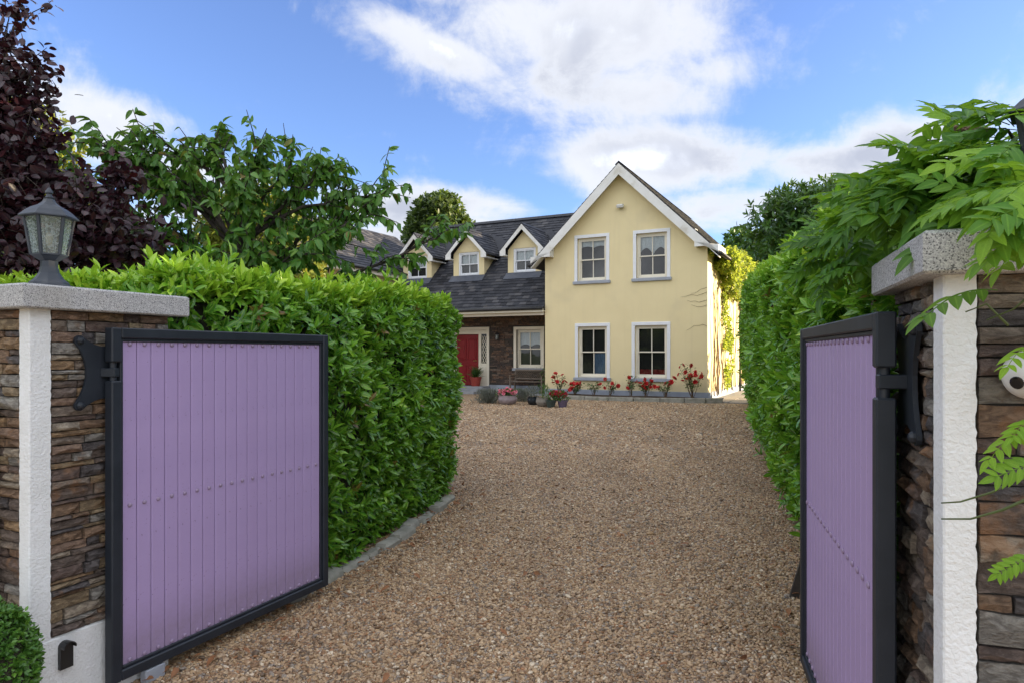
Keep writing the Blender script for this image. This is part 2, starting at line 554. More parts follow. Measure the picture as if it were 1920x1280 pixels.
band_mat(); granite_mat(); gate_paint(); slate_mat(); gravel_mats()
LEDGE = [(0.36, 0.235, 0.15), (0.25, 0.195, 0.165), (0.45, 0.30, 0.17), (0.17, 0.152, 0.152), (0.52, 0.44, 0.34),
         (0.34, 0.275, 0.22), (0.46, 0.35, 0.215), (0.42, 0.285, 0.205), (0.42, 0.40, 0.36), (0.23, 0.165, 0.14)]
stone_mat('ledge_stone', LEDGE)
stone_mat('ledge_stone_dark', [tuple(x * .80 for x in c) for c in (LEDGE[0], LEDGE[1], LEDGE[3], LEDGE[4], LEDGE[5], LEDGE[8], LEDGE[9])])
stone_mat('porch_stone', [(0.17, 0.105, 0.075), (0.12, 0.085, 0.068), (0.22, 0.135, 0.09), (0.095, 0.073, 0.065), (0.26, 0.19, 0.145)], grain=14)
leaf_mat('laurel_leaf', [(0.0, (0.17, 0.085, 0.03)), (0.012, (0.026, 0.100, 0.016)), (0.35, (0.062, 0.215, 0.022)), (0.65, (0.17, 0.41, 0.030)), (1.0, (0.44, 0.66, 0.055))], 0.24, 0.26, (.30, .55, .04))
leaf_mat('dark_laurel_leaf', [(0.0, (0.022, 0.068, 0.018)), (0.5, (0.05, 0.14, 0.026)), (1.0, (0.12, 0.24, 0.035))], 0.33, 0.28)
leaf_mat('cherry_leaf', [(0.0, (0.040, 0.145, 0.028)), (0.5, (0.092, 0.255, 0.036)), (0.92, (0.20, 0.38, 0.045)), (1.0, (0.22, 0.15, 0.03))], 0.42, 0.30)
leaf_mat('plum_leaf', [(0.0, (0.018, 0.011, 0.018)), (0.5, (0.030, 0.013, 0.022)), (0.9, (0.055, 0.015, 0.022)), (1.0, (0.10, 0.02, 0.02))], 0.36, 0.10, (0.16, 0.02, 0.03))
leaf_mat('wisteria_leaf', [(0.0, (0.028, 0.10, 0.018)), (0.5, (0.085, 0.24, 0.022)), (1.0, (0.26, 0.46, 0.035))], 0.48, 0.40, (0.36, 0.60, 0.04), .18, .3)
leaf_mat('yellow_leaf', [(0.0, (0.085, 0.13, 0.018)), (0.5, (0.15, 0.20, 0.022)), (1.0, (0.24, 0.26, 0.03))], 0.5, 0.35, (0.4, 0.36, 0.05))
leaf_mat('tree_leaf', [(0.0, (0.022, 0.050, 0.014)), (0.5, (0.045, 0.085, 0.02)), (1.0, (0.09, 0.12, 0.03))], 0.5, 0.25)
leaf_mat('creeper_leaf', [(0.0, (0.05, 0.13, 0.02)), (0.5, (0.15, 0.26, 0.03)), (0.9, (0.25, 0.31, 0.04)), (1.0, (0.28, 0.12, 0.03))], 0.5, 0.5, (0.55, 0.62, 0.07))
leaf_mat('box_leaf', [(0.0, (0.03, 0.10, 0.016)), (0.5, (0.07, 0.19, 0.026)), (1.0, (0.16, 0.33, 0.04))], 0.35, 0.2)
leaf_mat('lavender_leaf', [(0.0, (0.11, 0.13, 0.11)), (0.5, (0.16, 0.18, 0.14)), (1.0, (0.20, 0.19, 0.23))], 0.7, 0.15, (0.2, 0.22, 0.15), rib=0)
leaf_mat('plant_leaf', [(0.0, (0.025, 0.07, 0.02)), (0.5, (0.05, 0.12, 0.03)), (1.0, (0.10, 0.18, 0.05))], 0.4, 0.25)


# ------------------------------------------------------------------ mesh helpers
class MB:
    def __init__(self):
        self.v = []
        self.f = []

    def add(self, vs, fs, M=None):
        o = len(self.v)
        self.v += [tuple(M @ Vector(p)) if M is not None else tuple(p) for p in vs]
        self.f += [tuple(i + o for i in q) for q in fs]
        return self

    def box(self, x0, x1, y0, y1, z0, z1, M=None):
        vs = [(x0, y0, z0), (x1, y0, z0), (x1, y1, z0), (x0, y1, z0), (x0, y0, z1), (x1, y0, z1), (x1, y1, z1), (x0, y1, z1)]
        return self.add(vs, [(0, 3, 2, 1), (4, 5, 6, 7), (0, 1, 5, 4), (1, 2, 6, 5), (2, 3, 7, 6), (3, 0, 4, 7)], M)

    def cbox(self, x0, x1, y0, y1, z0, z1, c=0.004, M=None):
        """box with chamfered edges"""
        vs, idx = [], {}
        xs, ys, zs = (x0, x1), (y0, y1), (z0, z1)
        for i in (0, 1):
            for j in (0, 1):
                for k in (0, 1):
                    sx, sy, sz = (1 if i == 0 else -1), (1 if j == 0 else -1), (1 if k == 0 else -1)
                    for a, (dx, dy, dz) in enumerate(((0, c, c), (c, 0, c), (c, c, 0))):
                        idx[i, j, k, a] = len(vs)
                        vs.append((xs[i] + sx * dx, ys[j] + sy * dy, zs[k] + sz * dz))
        I = lambda i, j, k, a: idx[i, j, k, a]
        fs = [(I(0, 0, 0, 0), I(0, 0, 1, 0), I(0, 1, 1, 0), I(0, 1, 0, 0)), (I(1, 0, 0, 0), I(1, 1, 0, 0), I(1, 1, 1, 0), I(1, 0, 1, 0)),
              (I(0, 0, 0, 1), I(1, 0, 0, 1), I(1, 0, 1, 1), I(0, 0, 1, 1)), (I(0, 1, 0, 1), I(0, 1, 1, 1), I(1, 1, 1, 1), I(1, 1, 0, 1)),
              (I(0, 0, 0, 2), I(0, 1, 0, 2), I(1, 1, 0, 2), I(1, 0, 0, 2)), (I(0, 0, 1, 2), I(1, 0, 1, 2), I(1, 1, 1, 2), I(0, 1, 1, 2))]
        for i in (0, 1):
            for j in (0, 1):
                fs.append((I(i, j, 0, 0), I(i, j, 1, 0), I(i, j, 1, 1), I(i, j, 0, 1)))
                fs.append((I(i, 0, j, 0), I(i, 1, j, 0), I(i, 1, j, 2), I(i, 0, j, 2)))
                fs.append((I(0, i, j, 1), I(1, i, j, 1), I(1, i, j, 2), I(0, i, j, 2)))
        for i in (0, 1):
            for j in (0, 1):
                for k in (0, 1):
                    fs.append((I(i, j, k, 0), I(i, j, k, 1), I(i, j, k, 2)))
        return self.add(vs, fs, M)

    def prism(self, poly, d, M=None):
        """polygon in local XZ at y=0 pushed to y=d"""
        n = len(poly)
        vs = [(x, 0, z) for x, z in poly] + [(x, d, z) for x, z in poly]
        fs = [tuple(range(n)), tuple(range(2 * n - 1, n - 1, -1))]
        fs += [(i, i + n, (i + 1) % n + n, (i + 1) % n) for i in range(n)]
        return self.add(vs, fs, M)

    def lathe(self, prof, n=16, M=None, a0=0.0, cap=True):
        vs, fs = [], []
        for r, z in prof:
            for i in range(n):
                a = a0 + 2 * math.pi * i / n
                vs.append((r * math.cos(a), r * math.sin(a), z))
        for k in range(len(prof) - 1):
            for i in range(n):
                j = (i + 1) % n
                fs.append((k * n + i, k * n + j, (k + 1) * n + j, (k + 1) * n + i))
        if cap:
            fs.append(tuple(range(n - 1, -1, -1)))
            fs.append(tuple((len(prof) - 1) * n + i for i in range(n)))
        return self.add(vs, fs, M)

    def tube(self, pts, radii, n=6):
        pts = [Vector(p) for p in pts]
        if not hasattr(radii, '__len__'):
            radii = [radii] * len(pts)
        vs, fs = [], []
        up = Vector((0.31, 0.17, 0.93))
        for k, p in enumerate(pts):
            t = (pts[min(k + 1, len(pts) - 1)] - pts[max(k - 1, 0)])
            t = t.normalized() if t.length > 1e-9 else Vector((0, 0, 1))
            a = t.cross(up)
            if a.length < 0.05:
                a = t.cross(Vector((1, 0, 0)))
            a.normalize()
            b = t.cross(a)
            for i in range(n):
                w = 2 * math.pi * i / n
                vs.append(tuple(p + (a * math.cos(w) + b * math.sin(w)) * radii[k]))
        for k in range(len(pts) - 1):
            for i in range(n):
                j = (i + 1) % n
                fs.append((k * n + i, k * n + j, (k + 1) * n + j, (k + 1) * n + i))
        fs.append(tuple(range(n - 1, -1, -1)))
        fs.append(tuple((len(pts) - 1) * n + i for i in range(n)))
        return self.add(vs, fs)

    def mesh(self, name, m, smooth=False, angle=None):
        me = bpy.data.meshes.new(name)
        me.from_pydata(self.v, [], self.f)
        if m:
            me.materials.append(MATS[m])
        if smooth:
            me.polygons.foreach_set('use_smooth', [True] * len(me.polygons))
            if angle:
                me.set_sharp_from_angle(angle=R(angle))
        me.update()
        return me

    def obj(self, name, m, parent=None, smooth=False, angle=None, **props):
        return link(name, self.mesh(name, m, smooth, angle), parent, **props)


def link(name, data, parent=None, loc=None, **props):
    o = bpy.data.objects.new(name, data)
    COL.objects.link(o)
    if parent is not None:
        o.parent = parent
    if loc is not None:
        o.location = loc
    for k, v in props.items():
        o[k] = v
    return o


def thing(name, label, cat, loc=(0, 0, 0), rz=0.0, group=None, kind=None):
    o = bpy.data.objects.new(name, None)
    o.empty_display_size = 0.2
    COL.objects.link(o)
    o.location = loc
    o.rotation_euler = (0, 0, rz)
    o['label'] = label
    o['category'] = cat
    if group:
        o['group'] = group
    if kind:
        o['kind'] = kind
    return o


# ------------------------------------------------------------------ leaves
def leaf_template(L=1.0, W=0.4, widest=0.4, fold=0.18, droop=0.12, rows=3, blunt=0.0):
    """a pointed leaf along +X, normal +Z; returns verts, tris, rib"""
    vs, rib, tris = [(0, 0, 0)], [0.0], []
    ts = [(k + 1) / (rows + 1) for k in range(rows)]
    for t in ts:
        w = W * 0.5 * (math.sin(math.pi * t ** (math.log(0.5) / math.log(widest)))) ** (0.8 - blunt)
        z = -droop * t * t
        vs += [(t * L, w, z + fold * w), (t * L, 0, z), (t * L, -w, z + fold * w)]
        rib += [1.0, 0.0, 1.0]
    vs.append((L, 0, -droop))
    rib.append(0.0)
    tip = len(vs) - 1
    tris += [(0, 2, 1), (0, 3, 2)]
    for k in range(rows - 1):
        a, b = 1 + 3 * k, 4 + 3 * k
        tris += [(a, a + 1, b + 1), (a, b + 1, b), (a + 1, a + 2, b + 2), (a + 1, b + 2, b + 1)]
    a = 1 + 3 * (rows - 1)
    tris += [(a, a + 1, tip), (a + 1, a + 2, tip)]
    return np.array(vs, float), np.array(tris, int), np.array(rib, float)


def frames(d, n):
    """rotation matrices with X along d and Z near n"""
    d = d / np.maximum(np.linalg.norm(d, axis=1, keepdims=True), 1e-9)
    y = np.cross(n, d)
    ln = np.linalg.norm(y, axis=1, keepdims=True)
    bad = ln[:, 0] < 1e-4
    y[bad] = np.cross(np.array([0.3, 0.9, 0.2]), d[bad])
    y = y / np.maximum(np.linalg.norm(y, axis=1, keepdims=True), 1e-9)
    z = np.cross(d, y)
    return np.stack([d, y, z], axis=2)


def leaves_mesh(name, m, tmpl, pos, rot, scl, tint):
    V, T, rib = tmpl
    N, K = len(pos), len(V)
    vv = np.einsum('nij,kj->nki', rot, V) * scl[:, None, None] + pos[:, None, :]
    tt = (T[None, :, :] + (np.arange(N) * K)[:, None, None]).reshape(-1)
    nt = N * len(T)
    me = bpy.data.meshes.new(name)
    me.vertices.add(N * K)
    me.vertices.foreach_set('co', vv.reshape(-1).astype(np.float32))
    me.loops.add(nt * 3)
    me.loops.foreach_set('vertex_index', tt.astype(np.int32))
    me.polygons.add(nt)
    me.polygons.foreach_set('loop_start', np.arange(0, nt * 3, 3, dtype=np.int32))
    me.polygons.foreach_set('use_smooth', np.ones(nt, dtype=bool))
    a = me.attributes.new('tint', 'FLOAT', 'POINT')
    a.data.foreach_set('value', np.repeat(tint, K).astype(np.float32))
    b = me.attributes.new('rib', 'FLOAT', 'POINT')
    b.data.foreach_set('value', np.tile(rib, N).astype(np.float32))
    me.materials.append(MATS[m])
    me.update()
    me.validate()
    return me


def unit(v):
    return v / np.maximum(np.linalg.norm(v, axis=-1, keepdims=True), 1e-9)


def sprigs(P, S, n_leaf, length, open_=0.9, tint=None, rng=RNG, jitter=0.25, droop=0.0, up=0.35):
    """leaves in whorls round shoot tips: P positions, S shoot directions"""
    N = len(P)
    S = unit(S)
    a = np.cross(S, np.array([0.21, 0.13, 0.97]))
    a = unit(a)
    b = np.cross(S, a)
    pos, dr, nr, tn, sc = [], [], [], [], []
    ph = rng.uniform(0, 6.28, N)
    for k in range(n_leaf):
        ang = ph + k * 2.4
        rad = a * np.cos(ang)[:, None] + b * np.sin(ang)[:, None]
        o = open_ * (0.45 + 0.75 * (k + 1) / n_leaf)
        d = S * np.cos(o) + rad * np.sin(o) + rng.normal(0, jitter, (N, 3))
        d[:, 2] -= droop
        pos.append(P - S * (length * (0.05 + 0.5 * k / n_leaf)) + rng.normal(0, .004, (N, 3)))
        dr.append(unit(d))
        nn = S * 0.8 - rad * 0.35 + np.array([0, 0, up]) + rng.normal(0, jitter, (N, 3))
        nr.append(nn)
        sc.append(length * rng.uniform(0.72, 1.2, N))
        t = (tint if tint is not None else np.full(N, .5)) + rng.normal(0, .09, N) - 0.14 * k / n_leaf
        tn.append(t)
    return np.concatenate(pos), frames(np.concatenate(dr), np.concatenate(nr)), np.concatenate(sc), np.clip(np.concatenate(tn), 0, 1)


def foliage(parent, m, tmpl, P, Rm, S, T, singles=300, name='foliage', eye=(0, 0, 1.5), part='leaf', hidden=None):
    """the nearest leaves as parts of their own (shared meshes), the rest as one mass"""
    P = np.asarray(P)
    if singles:
        d = np.linalg.norm(P - np.array(eye), axis=1) / S
        u = np.abs(P[:, 0] / np.maximum(P[:, 1], .01)) < 0.75
        d = np.where(u & (P[:, 1] > .3), d, d + 1e6)
        if hidden is not None:
            d = d + hidden
        order = np.argsort(d)
        big = order[:singles]
        rest = order[singles:]
        proto = []
        for q in range(8):
            tq = float(np.clip((q + .5) / 8, 0, 1))
            me = leaves_mesh(part, m, tmpl, np.zeros((1, 3)), np.eye(3)[None], np.ones(1), np.array([tq]))
            proto.append(me)
        inv = parent.matrix_basis.inverted() if parent else Matrix()
        for i in big:
            o = bpy.data.objects.new(part, proto[min(7, int(T[i] * 8))])
            COL.objects.link(o)
            M = Matrix(Rm[i].tolist()).to_4x4()
            M = Matrix.Translation(Vector(P[i])) @ M @ Matrix.Scale(float(S[i]), 4)
            o.parent = parent
            o.matrix_basis = inv @ M
    else:
        rest = np.arange(len(P))
    me = leaves_mesh(name, m, tmpl, P[rest], Rm[rest], S[rest], T[rest])
    o = link(name, me, parent, kind='stuff')
    if parent:
        o.matrix_basis = parent.matrix_basis.inverted()
    return o


def world_part(o, parent):
    """parent a mesh that was built in world coordinates"""
    o.parent = parent
    o.matrix_basis = parent.matrix_basis.inverted()
    return o


def px(x, y, d):
    """a point at depth d on the measured sight line x, y (photo pixels)"""
    return ((x - 960) / 1280 * d, d, 1.5 - (y - 662) / 1280 * d)


LAUREL = leaf_template(1, 0.36, 0.45, 0.35, 0.14)
CHERRY = leaf_template(1, 0.44, 0.42, 0.30, 0.30)
PLUM = leaf_template(1, 0.62, 0.48, 0.25, 0.15, blunt=.2)
SIMPLE = leaf_template(1, 0.55, 0.45, 0.25, 0.1, rows=2)
NEEDLE = leaf_template(1, 0.10, 0.45, 0.2, 0.05, rows=2)
BLADE = leaf_template(1, 0.08, 0.3, 0.5, 0.5, rows=4)
LEAFLET = leaf_template(1, 0.42, 0.38, 0.28, 0.16, rows=4)

# ------------------------------------------------------------------ ground
m = MB()
m.add([(-900, -900, 0), (900, -900, 0), (900, 900, 0), (-900, 900, 0)], [(0, 1, 2, 3)])
m.obj('ground', 'grass', kind='structure', label='flat grassy ground reaching out to the horizon')

m = MB()
nx, ny = 90, 90
X0, X1, Y0, Y1 = -16.0, 18.0, -4.0, 30.0
for j in range(ny + 1):
    for i in range(nx + 1):
        x = X0 + (X1 - X0) * i / nx
        y = Y0 + (Y1 - Y0) * j / ny
        z = 0.012 + 0.010 * mnoise.noise(Vector((x * .7, y * .7, 3)))
        m.v.append((x, y, z))
for j in range(ny):
    for i in range(nx):
        a = j * (nx + 1) + i
        m.f.append((a, a + 1, a + nx + 2, a + nx + 1))
m.obj('driveway', 'gravel_sheet', smooth=True, kind='structure', label='wide tan gravel driveway between the two hedges')


def left_edge(y):
    pts = [(-1, -3.2), (2.6, -2.0), (3.4, -1.60), (4.54, -1.18), (5.15, -1.0), (6.2, -.80), (7.3, -.62), (8, -1.5), (40, -8)]
    return np.interp(y, [p[0] for p in pts], [p[1] for p in pts])


def HM_INV(x, y):
    c, k = math.cos(R(27)), math.sin(R(27))
    dx, dy = x - 6.1, y - 21.3
    return dx * c - dy * k, dx * k + dy * c


def pebbles():
    """loose pebbles near the gate, scattered with geometry nodes over points"""
    n = 400000
    y = 2.2 + (11.0 - 2.2) * RNG.random(n) ** 1.35
    lo, hi = left_edge(y) - .15, .66 + .32 * y + .1
    lo = np.maximum(lo, -.78 * y)
    hi = np.minimum(hi, .78 * y)
    x = lo + (hi - lo) * RNG.random(n)
    z = np.array([0.012 + 0.010 * mnoise.noise(Vector((a * .7, b * .7, 3))) for a, b in zip(x.tolist(), y.tolist())])
    # the wheels have pressed two lanes: fewer, smaller stones there
    size = RNG.lognormal(math.log(0.0053), 0.33, n) * (1 + .030 * (y - 2.2))
    z = z + size * RNG.uniform(-.1, .75, n)
    n_b = 190000
    y2 = 10.2 + 11.5 * RNG.random(n_b)
    x2 = np.minimum(left_edge(y2) - 3.0 * (y2 > 8), -.1 * y2) + 0
    x2 = x2 + (.66 + .32 * y2 + .1 - x2) * RNG.random(n_b)
    z2 = np.array([0.012 + 0.010 * mnoise.noise(Vector((a * .7, b * .7, 3))) for a, b in zip(x2.tolist(), y2.tolist())])
    s2 = RNG.lognormal(math.log(0.0105), 0.35, n_b)
    q = HM_INV(x2, y2)
    ok = ~((q[0] > -9.2) & (q[0] < 1.5) & (q[1] > -1.25))
    x, y, z, size = np.concatenate([x, x2[ok]]), np.concatenate([y, y2[ok]]), np.concatenate([z, z2[ok] + s2[ok] * .2]), np.concatenate([size, s2[ok]])
    n = len(x)
    me = bpy.data.meshes.new('gravel')
    me.vertices.add(n)
    me.vertices.foreach_set('co', np.stack([x, y, z], 1).reshape(-1).astype(np.float32))
    a = me.attributes.new('siz', 'FLOAT_VECTOR', 'POINT')
    s3 = np.stack([size * RNG.uniform(.9, 1.6, n), size * RNG.uniform(.75, 1.1, n), size * RNG.uniform(.45, .8, n)], 1)
    a.data.foreach_set('vector', s3.reshape(-1).astype(np.float32))
    a = me.attributes.new('rota', 'FLOAT_VECTOR', 'POINT')
    r3 = np.stack([RNG.normal(0, .35, n), RNG.normal(0, .35, n), RNG.uniform(0, 6.28, n)], 1)
    a.data.foreach_set('vector', r3.reshape(-1).astype(np.float32))
    me.materials.append(MATS['pebble'])
    o = link('gravel', me, None, kind='stuff', label='loose tan and brown gravel pebbles on the driveway')
    ng = bpy.data.node_groups.new('gravel_scatter', 'GeometryNodeTree')
    ng.interface.new_socket('Geometry', in_out='INPUT', socket_type='NodeSocketGeometry')
    ng.interface.new_socket('Geometry', in_out='OUTPUT', socket_type='NodeSocketGeometry')
    N, Lk = ng.nodes, ng.links
    gi, go = N.new('NodeGroupInput'), N.new('NodeGroupOutput')
    join = N.new('GeometryNodeJoinGeometry')
    for k in range(4):
        ico = N.new('GeometryNodeMeshIcoSphere')
        ico.inputs['Radius'].default_value = 1.0
        ico.inputs['Subdivisions'].default_value = 2
        sp = N.new('GeometryNodeSetPosition')
        ps = N.new('GeometryNodeInputPosition')
        nt = N.new('ShaderNodeTexNoise')
        nt.noise_dimensions = '4D'
        nt.inputs['Scale'].default_value = 0.9
        nt.inputs['Detail'].default_value = 1.0
        nt.inputs['W'].default_value = 3.7 * k
        sub = N.new('ShaderNodeVectorMath'); sub.operation = 'SUBTRACT'
        sub.inputs[1].default_value = (.5, .5, .5)
        sc = N.new('ShaderNodeVectorMath'); sc.operation = 'SCALE'
        sc.inputs['Scale'].default_value = 1.3
        Lk.new(ps.outputs[0], nt.inputs['Vector'])
        Lk.new(nt.outputs['Color'], sub.inputs[0])
        Lk.new(sub.outputs[0], sc.inputs[0])
        Lk.new(ico.outputs['Mesh'], sp.inputs['Geometry'])
        Lk.new(sc.outputs[0], sp.inputs['Offset'])
        ss = N.new('GeometryNodeSetShadeSmooth')
        Lk.new(sp.outputs[0], ss.inputs[0])
        sm = N.new('GeometryNodeSetMaterial')
        sm.inputs['Material'].default_value = MATS['pebble']
        Lk.new(ss.outputs[0], sm.inputs[0])
        gtoi = N.new('GeometryNodeGeometryToInstance')
        Lk.new(sm.outputs[0], gtoi.inputs[0])
        Lk.new(gtoi.outputs[0], join.inputs[0])
    iop = N.new('GeometryNodeInstanceOnPoints')
    iop.inputs['Pick Instance'].default_value = True
    ri = N.new('FunctionNodeRandomValue'); ri.data_type = 'INT'
    ri.inputs[4].default_value = 0
    ri.inputs[5].default_value = 3
    asz = N.new('GeometryNodeInputNamedAttribute'); asz.data_type = 'FLOAT_VECTOR'; asz.inputs['Name'].default_value = 'siz'
    aro = N.new('GeometryNodeInputNamedAttribute'); aro.data_type = 'FLOAT_VECTOR'; aro.inputs['Name'].default_value = 'rota'
    e2r = N.new('FunctionNodeEulerToRotation')
    Lk.new(aro.outputs[0], e2r.inputs[0])
    Lk.new(gi.outputs[0], iop.inputs['Points'])
    Lk.new(join.outputs[0], iop.inputs['Instance'])
    Lk.new(ri.outputs[2], iop.inputs['Instance Index'])
    Lk.new(e2r.outputs[0], iop.inputs['Rotation'])
    Lk.new(asz.outputs[0], iop.inputs['Scale'])
    Lk.new(iop.outputs[0], go.inputs[0])
    md = o.modifiers.new('scatter', 'NODES')
    md.node_group = ng


pebbles()

# ------------------------------------------------------------------ house
HX, HY, HR = 6.1, 21.3, -R(27.0)
HM = Matrix.Translation((HX, HY, 0)) @ Matrix.Rotation(HR, 4, 'Z')


def hw(x, y, z=0.0):
    return tuple(HM @ Vector((x, y, z)))


house = thing('house', 'two storey pale yellow house with slate roof, dormers and a gabled front wing', 'house', (HX, HY, 0), HR)


def wall_face(outer, holes, y, depth, flip=False):
    """wall polygon in XZ at y with rectangular holes, reveals pushed back by depth"""
    m = MB()
    loops = [[Vector((x, z, 0)) for x, z in outer]] + [[Vector((a, c, 0)), Vector((a, d, 0)), Vector((b, d, 0)), Vector((b, c, 0))] for a, b, c, d in holes]
    flat = [p for lp in loops for p in lp]
    tris = tessellate_polygon(loops)
    m.add([(p.x, y, p.y) for p in flat], [tuple(t) for t in tris])
    for a, b, c, d in holes:
        q = [(a, c), (b, c), (b, d), (a, d)]
        for i in range(4):
            p, r = q[i], q[(i + 1) % 4]
            m.add([(p[0], y, p[1]), (r[0], y, r[1]), (r[0], y + depth, r[1]), (p[0], y + depth, p[1])], [(0, 1, 2, 3)])
    return m


def window(parent, xl, xr, zb, zt, y, trim=0.11, trim_mat='white_paint', sill=True, set_back=0.09, curtain=None, sash='cream_paint', swag=0.0, proud=0.022):
    """sash window: opening xl..xr, zb..zt in a wall whose face is at y"""
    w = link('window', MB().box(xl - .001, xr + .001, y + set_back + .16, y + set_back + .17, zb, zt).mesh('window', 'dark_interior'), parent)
    if trim:
        t = MB()
        t.cbox(xl - trim, xl, y - proud, y + .03, zb, zt, .006)
        t.cbox(xr, xr + trim, y - proud, y + .03, zb, zt, .006)
        t.cbox(xl - trim, xr + trim, y - proud - .002, y + .03, zt, zt + trim, .006)
        t.obj('surround', trim_mat, w)
    if sill:
        MB().cbox(xl - trim - .04, xr + trim + .04, y - .075, y + .10, zb - .10, zb, .008).obj('sill', 'sill_grey', w)
    ys = y + set_back
    f = MB()
    b = .065
    f.box(xl, xl + b, ys, ys + .1, zb, zt)
    f.box(xr - b, xr, ys, ys + .1, zb, zt)
    f.box(xl + b, xr - b, ys + .001, ys + .1, zt - b, zt)
    f.cbox(xl + b, xr - b, ys - .03, ys + .1, zb, zb + .055, .006)
    f.obj('frame', sash, w)
    zm = zb + (zt - zb) * .5
    il, ir = xl + b, xr - b
    st = .042
    for top in (True, False):
        s = MB()
        z0, z1 = (zm - .02, zt - b) if top else (zb + .055, zm + .02)
        yy = ys + (.018 if top else .055)
        s.box(il, il + st, yy, yy + .035, z0, z1)
        s.box(ir - st, ir, yy, yy + .035, z0, z1)
        s.box(il + st, ir - st, yy + .001, yy + .034, z1 - (.04 if top else .038), z1)
        s.box(il + st, ir - st, yy + .001, yy + .034, z0, z0 + (.04 if top else .075))
        xm = (il + ir) / 2
        s.box(xm - .014, xm + .014, yy + .003, yy + .032, z0 + .03, z1 - .03)
        if top:   # horns below the meeting rail
            s.prism([(il, z0), (il + .03, z0), (il + .012, z0 - .05), (il, z0 - .06)], .03, Matrix.Translation((0, yy, 0)))
            s.prism([(ir - .03, z0), (ir, z0), (ir, z0 - .06), (ir - .012, z0 - .05)], .03, Matrix.Translation((0, yy, 0)))
        s.obj('sash', sash, w)
        for a, c in ((il + st - .004, xm - .012), (xm + .012, ir - st + .004)):
            p = MB()
            p.add([(a, yy + .018, z0 + .02), (c, yy + .018, z0 + .02), (c, yy + .018, z1 - .02), (a, yy + .018, z1 - .02)], [(0, 1, 2, 3)])
            p.obj('pane', 'window_glass', w)
    if curtain:
        cm, a, c, z0, z1 = curtain
        g = MB()
        n = 28
        for i in range(n + 1):
            t = i / n
            x = a + (c - a) * t
            yy = ys + .12 + .012 * math.sin(t * 40)
            zz = z0 + swag * (abs(math.sin(t * math.pi * 2)) if swag else 0)
            g.v += [(x, yy, zz), (x, yy, z1)]
        for i in range(n):
            g.f.append((2 * i, 2 * i + 2, 2 * i + 3, 2 * i + 1))
        g.obj('curtain', cm, w, smooth=True)
    return w


# front wing: wall, holes measured on the facade
E_Z, AP = 4.80, 7.50
ops_ = [(-4.34, -3.31, 3.93, 5.39), (-2.28, -1.27, 3.93, 5.39), (-4.32, -3.29, .69, 2.40), (-2.33, -1.27, .69, 2.40)]
outer = [(-5.55, 0), (0, 0), (0, E_Z), (-2.775, AP), (-5.55, E_Z)]
wall_face(outer, ops_, 0.0, 0.22).obj('wall', 'yellow_render', house)
m = MB()
m.add([(0, 0, 0), (0, 10, 0), (0, 10, E_Z), (0, 0, E_Z)], [(0, 1, 2, 3)])
m.add([(-5.55, 0, 0), (-5.55, 10, 0), (-5.55, 10, E_Z), (-5.55, 0, E_Z)], [(3, 2, 1, 0)])
m.add([(-5.55, 10, 0), (0, 10, 0), (0, 10, E_Z), (-2.775, 10, AP), (-5.55, 10, E_Z)], [(4, 3, 2, 1, 0)])
m.obj('wall', 'yellow_render', house)
m = MB()   # floors and a back partition keep the rooms dark
m.prism([(-5.5, .05), (-.05, .05), (-.05, 4.75), (-2.775, 7.3), (-5.5, 4.75)], .1, Matrix.Translation((0, 2.6, 0)))
m.box(-5.5, -.05, .3, 2.6, 2.75, 2.95)
m.obj('partition', 'dark_interior', house)
m = MB()
m.cbox(-5.56, .025, -.025, .0, 0, .285, .006)
m.cbox(0, .025, .0, 10, 0, .284, .006)
m.obj('plinth', 'plinth_grey', house)
window(house, *ops_[0], 0, curtain=('net_curtain', -4.3, -3.35, 5.08, 5.33), swag=.05)
window(house, *ops_[1], 0, curtain=('net_curtain', -2.25, -1.3, 4.72, 5.33), swag=.22)
window(house, *ops_[2], 0, curtain=('blue_curtain', -3.80, -3.36, .72, 1.52))
window(house, *ops_[3], 0, curtain=('red_fabric', -2.30, -1.30, .72, .98))

# wing roof: two slopes with slates, barge boards, boxed eaves
OH = 0.35
slope = (AP - E_Z) / 2.775
zr = lambda dx: AP + .22 - slope * dx       # top of roof at distance dx from the ridge
for sgn in (-1, 1):
    m = MB()
    half = 2.775 + .42
    p = [(-2.775, AP + .08), (-2.775, zr(0)), (-2.775 + sgn * half, zr(half)), (-2.775 + sgn * half, zr(half) - .12)]
    if sgn < 0:
        p = p[::-1]
    m.prism(p, 10.2 + OH, Matrix.Translation((0, -OH + .03, 0)))
    m.obj('roof', 'slate', house)


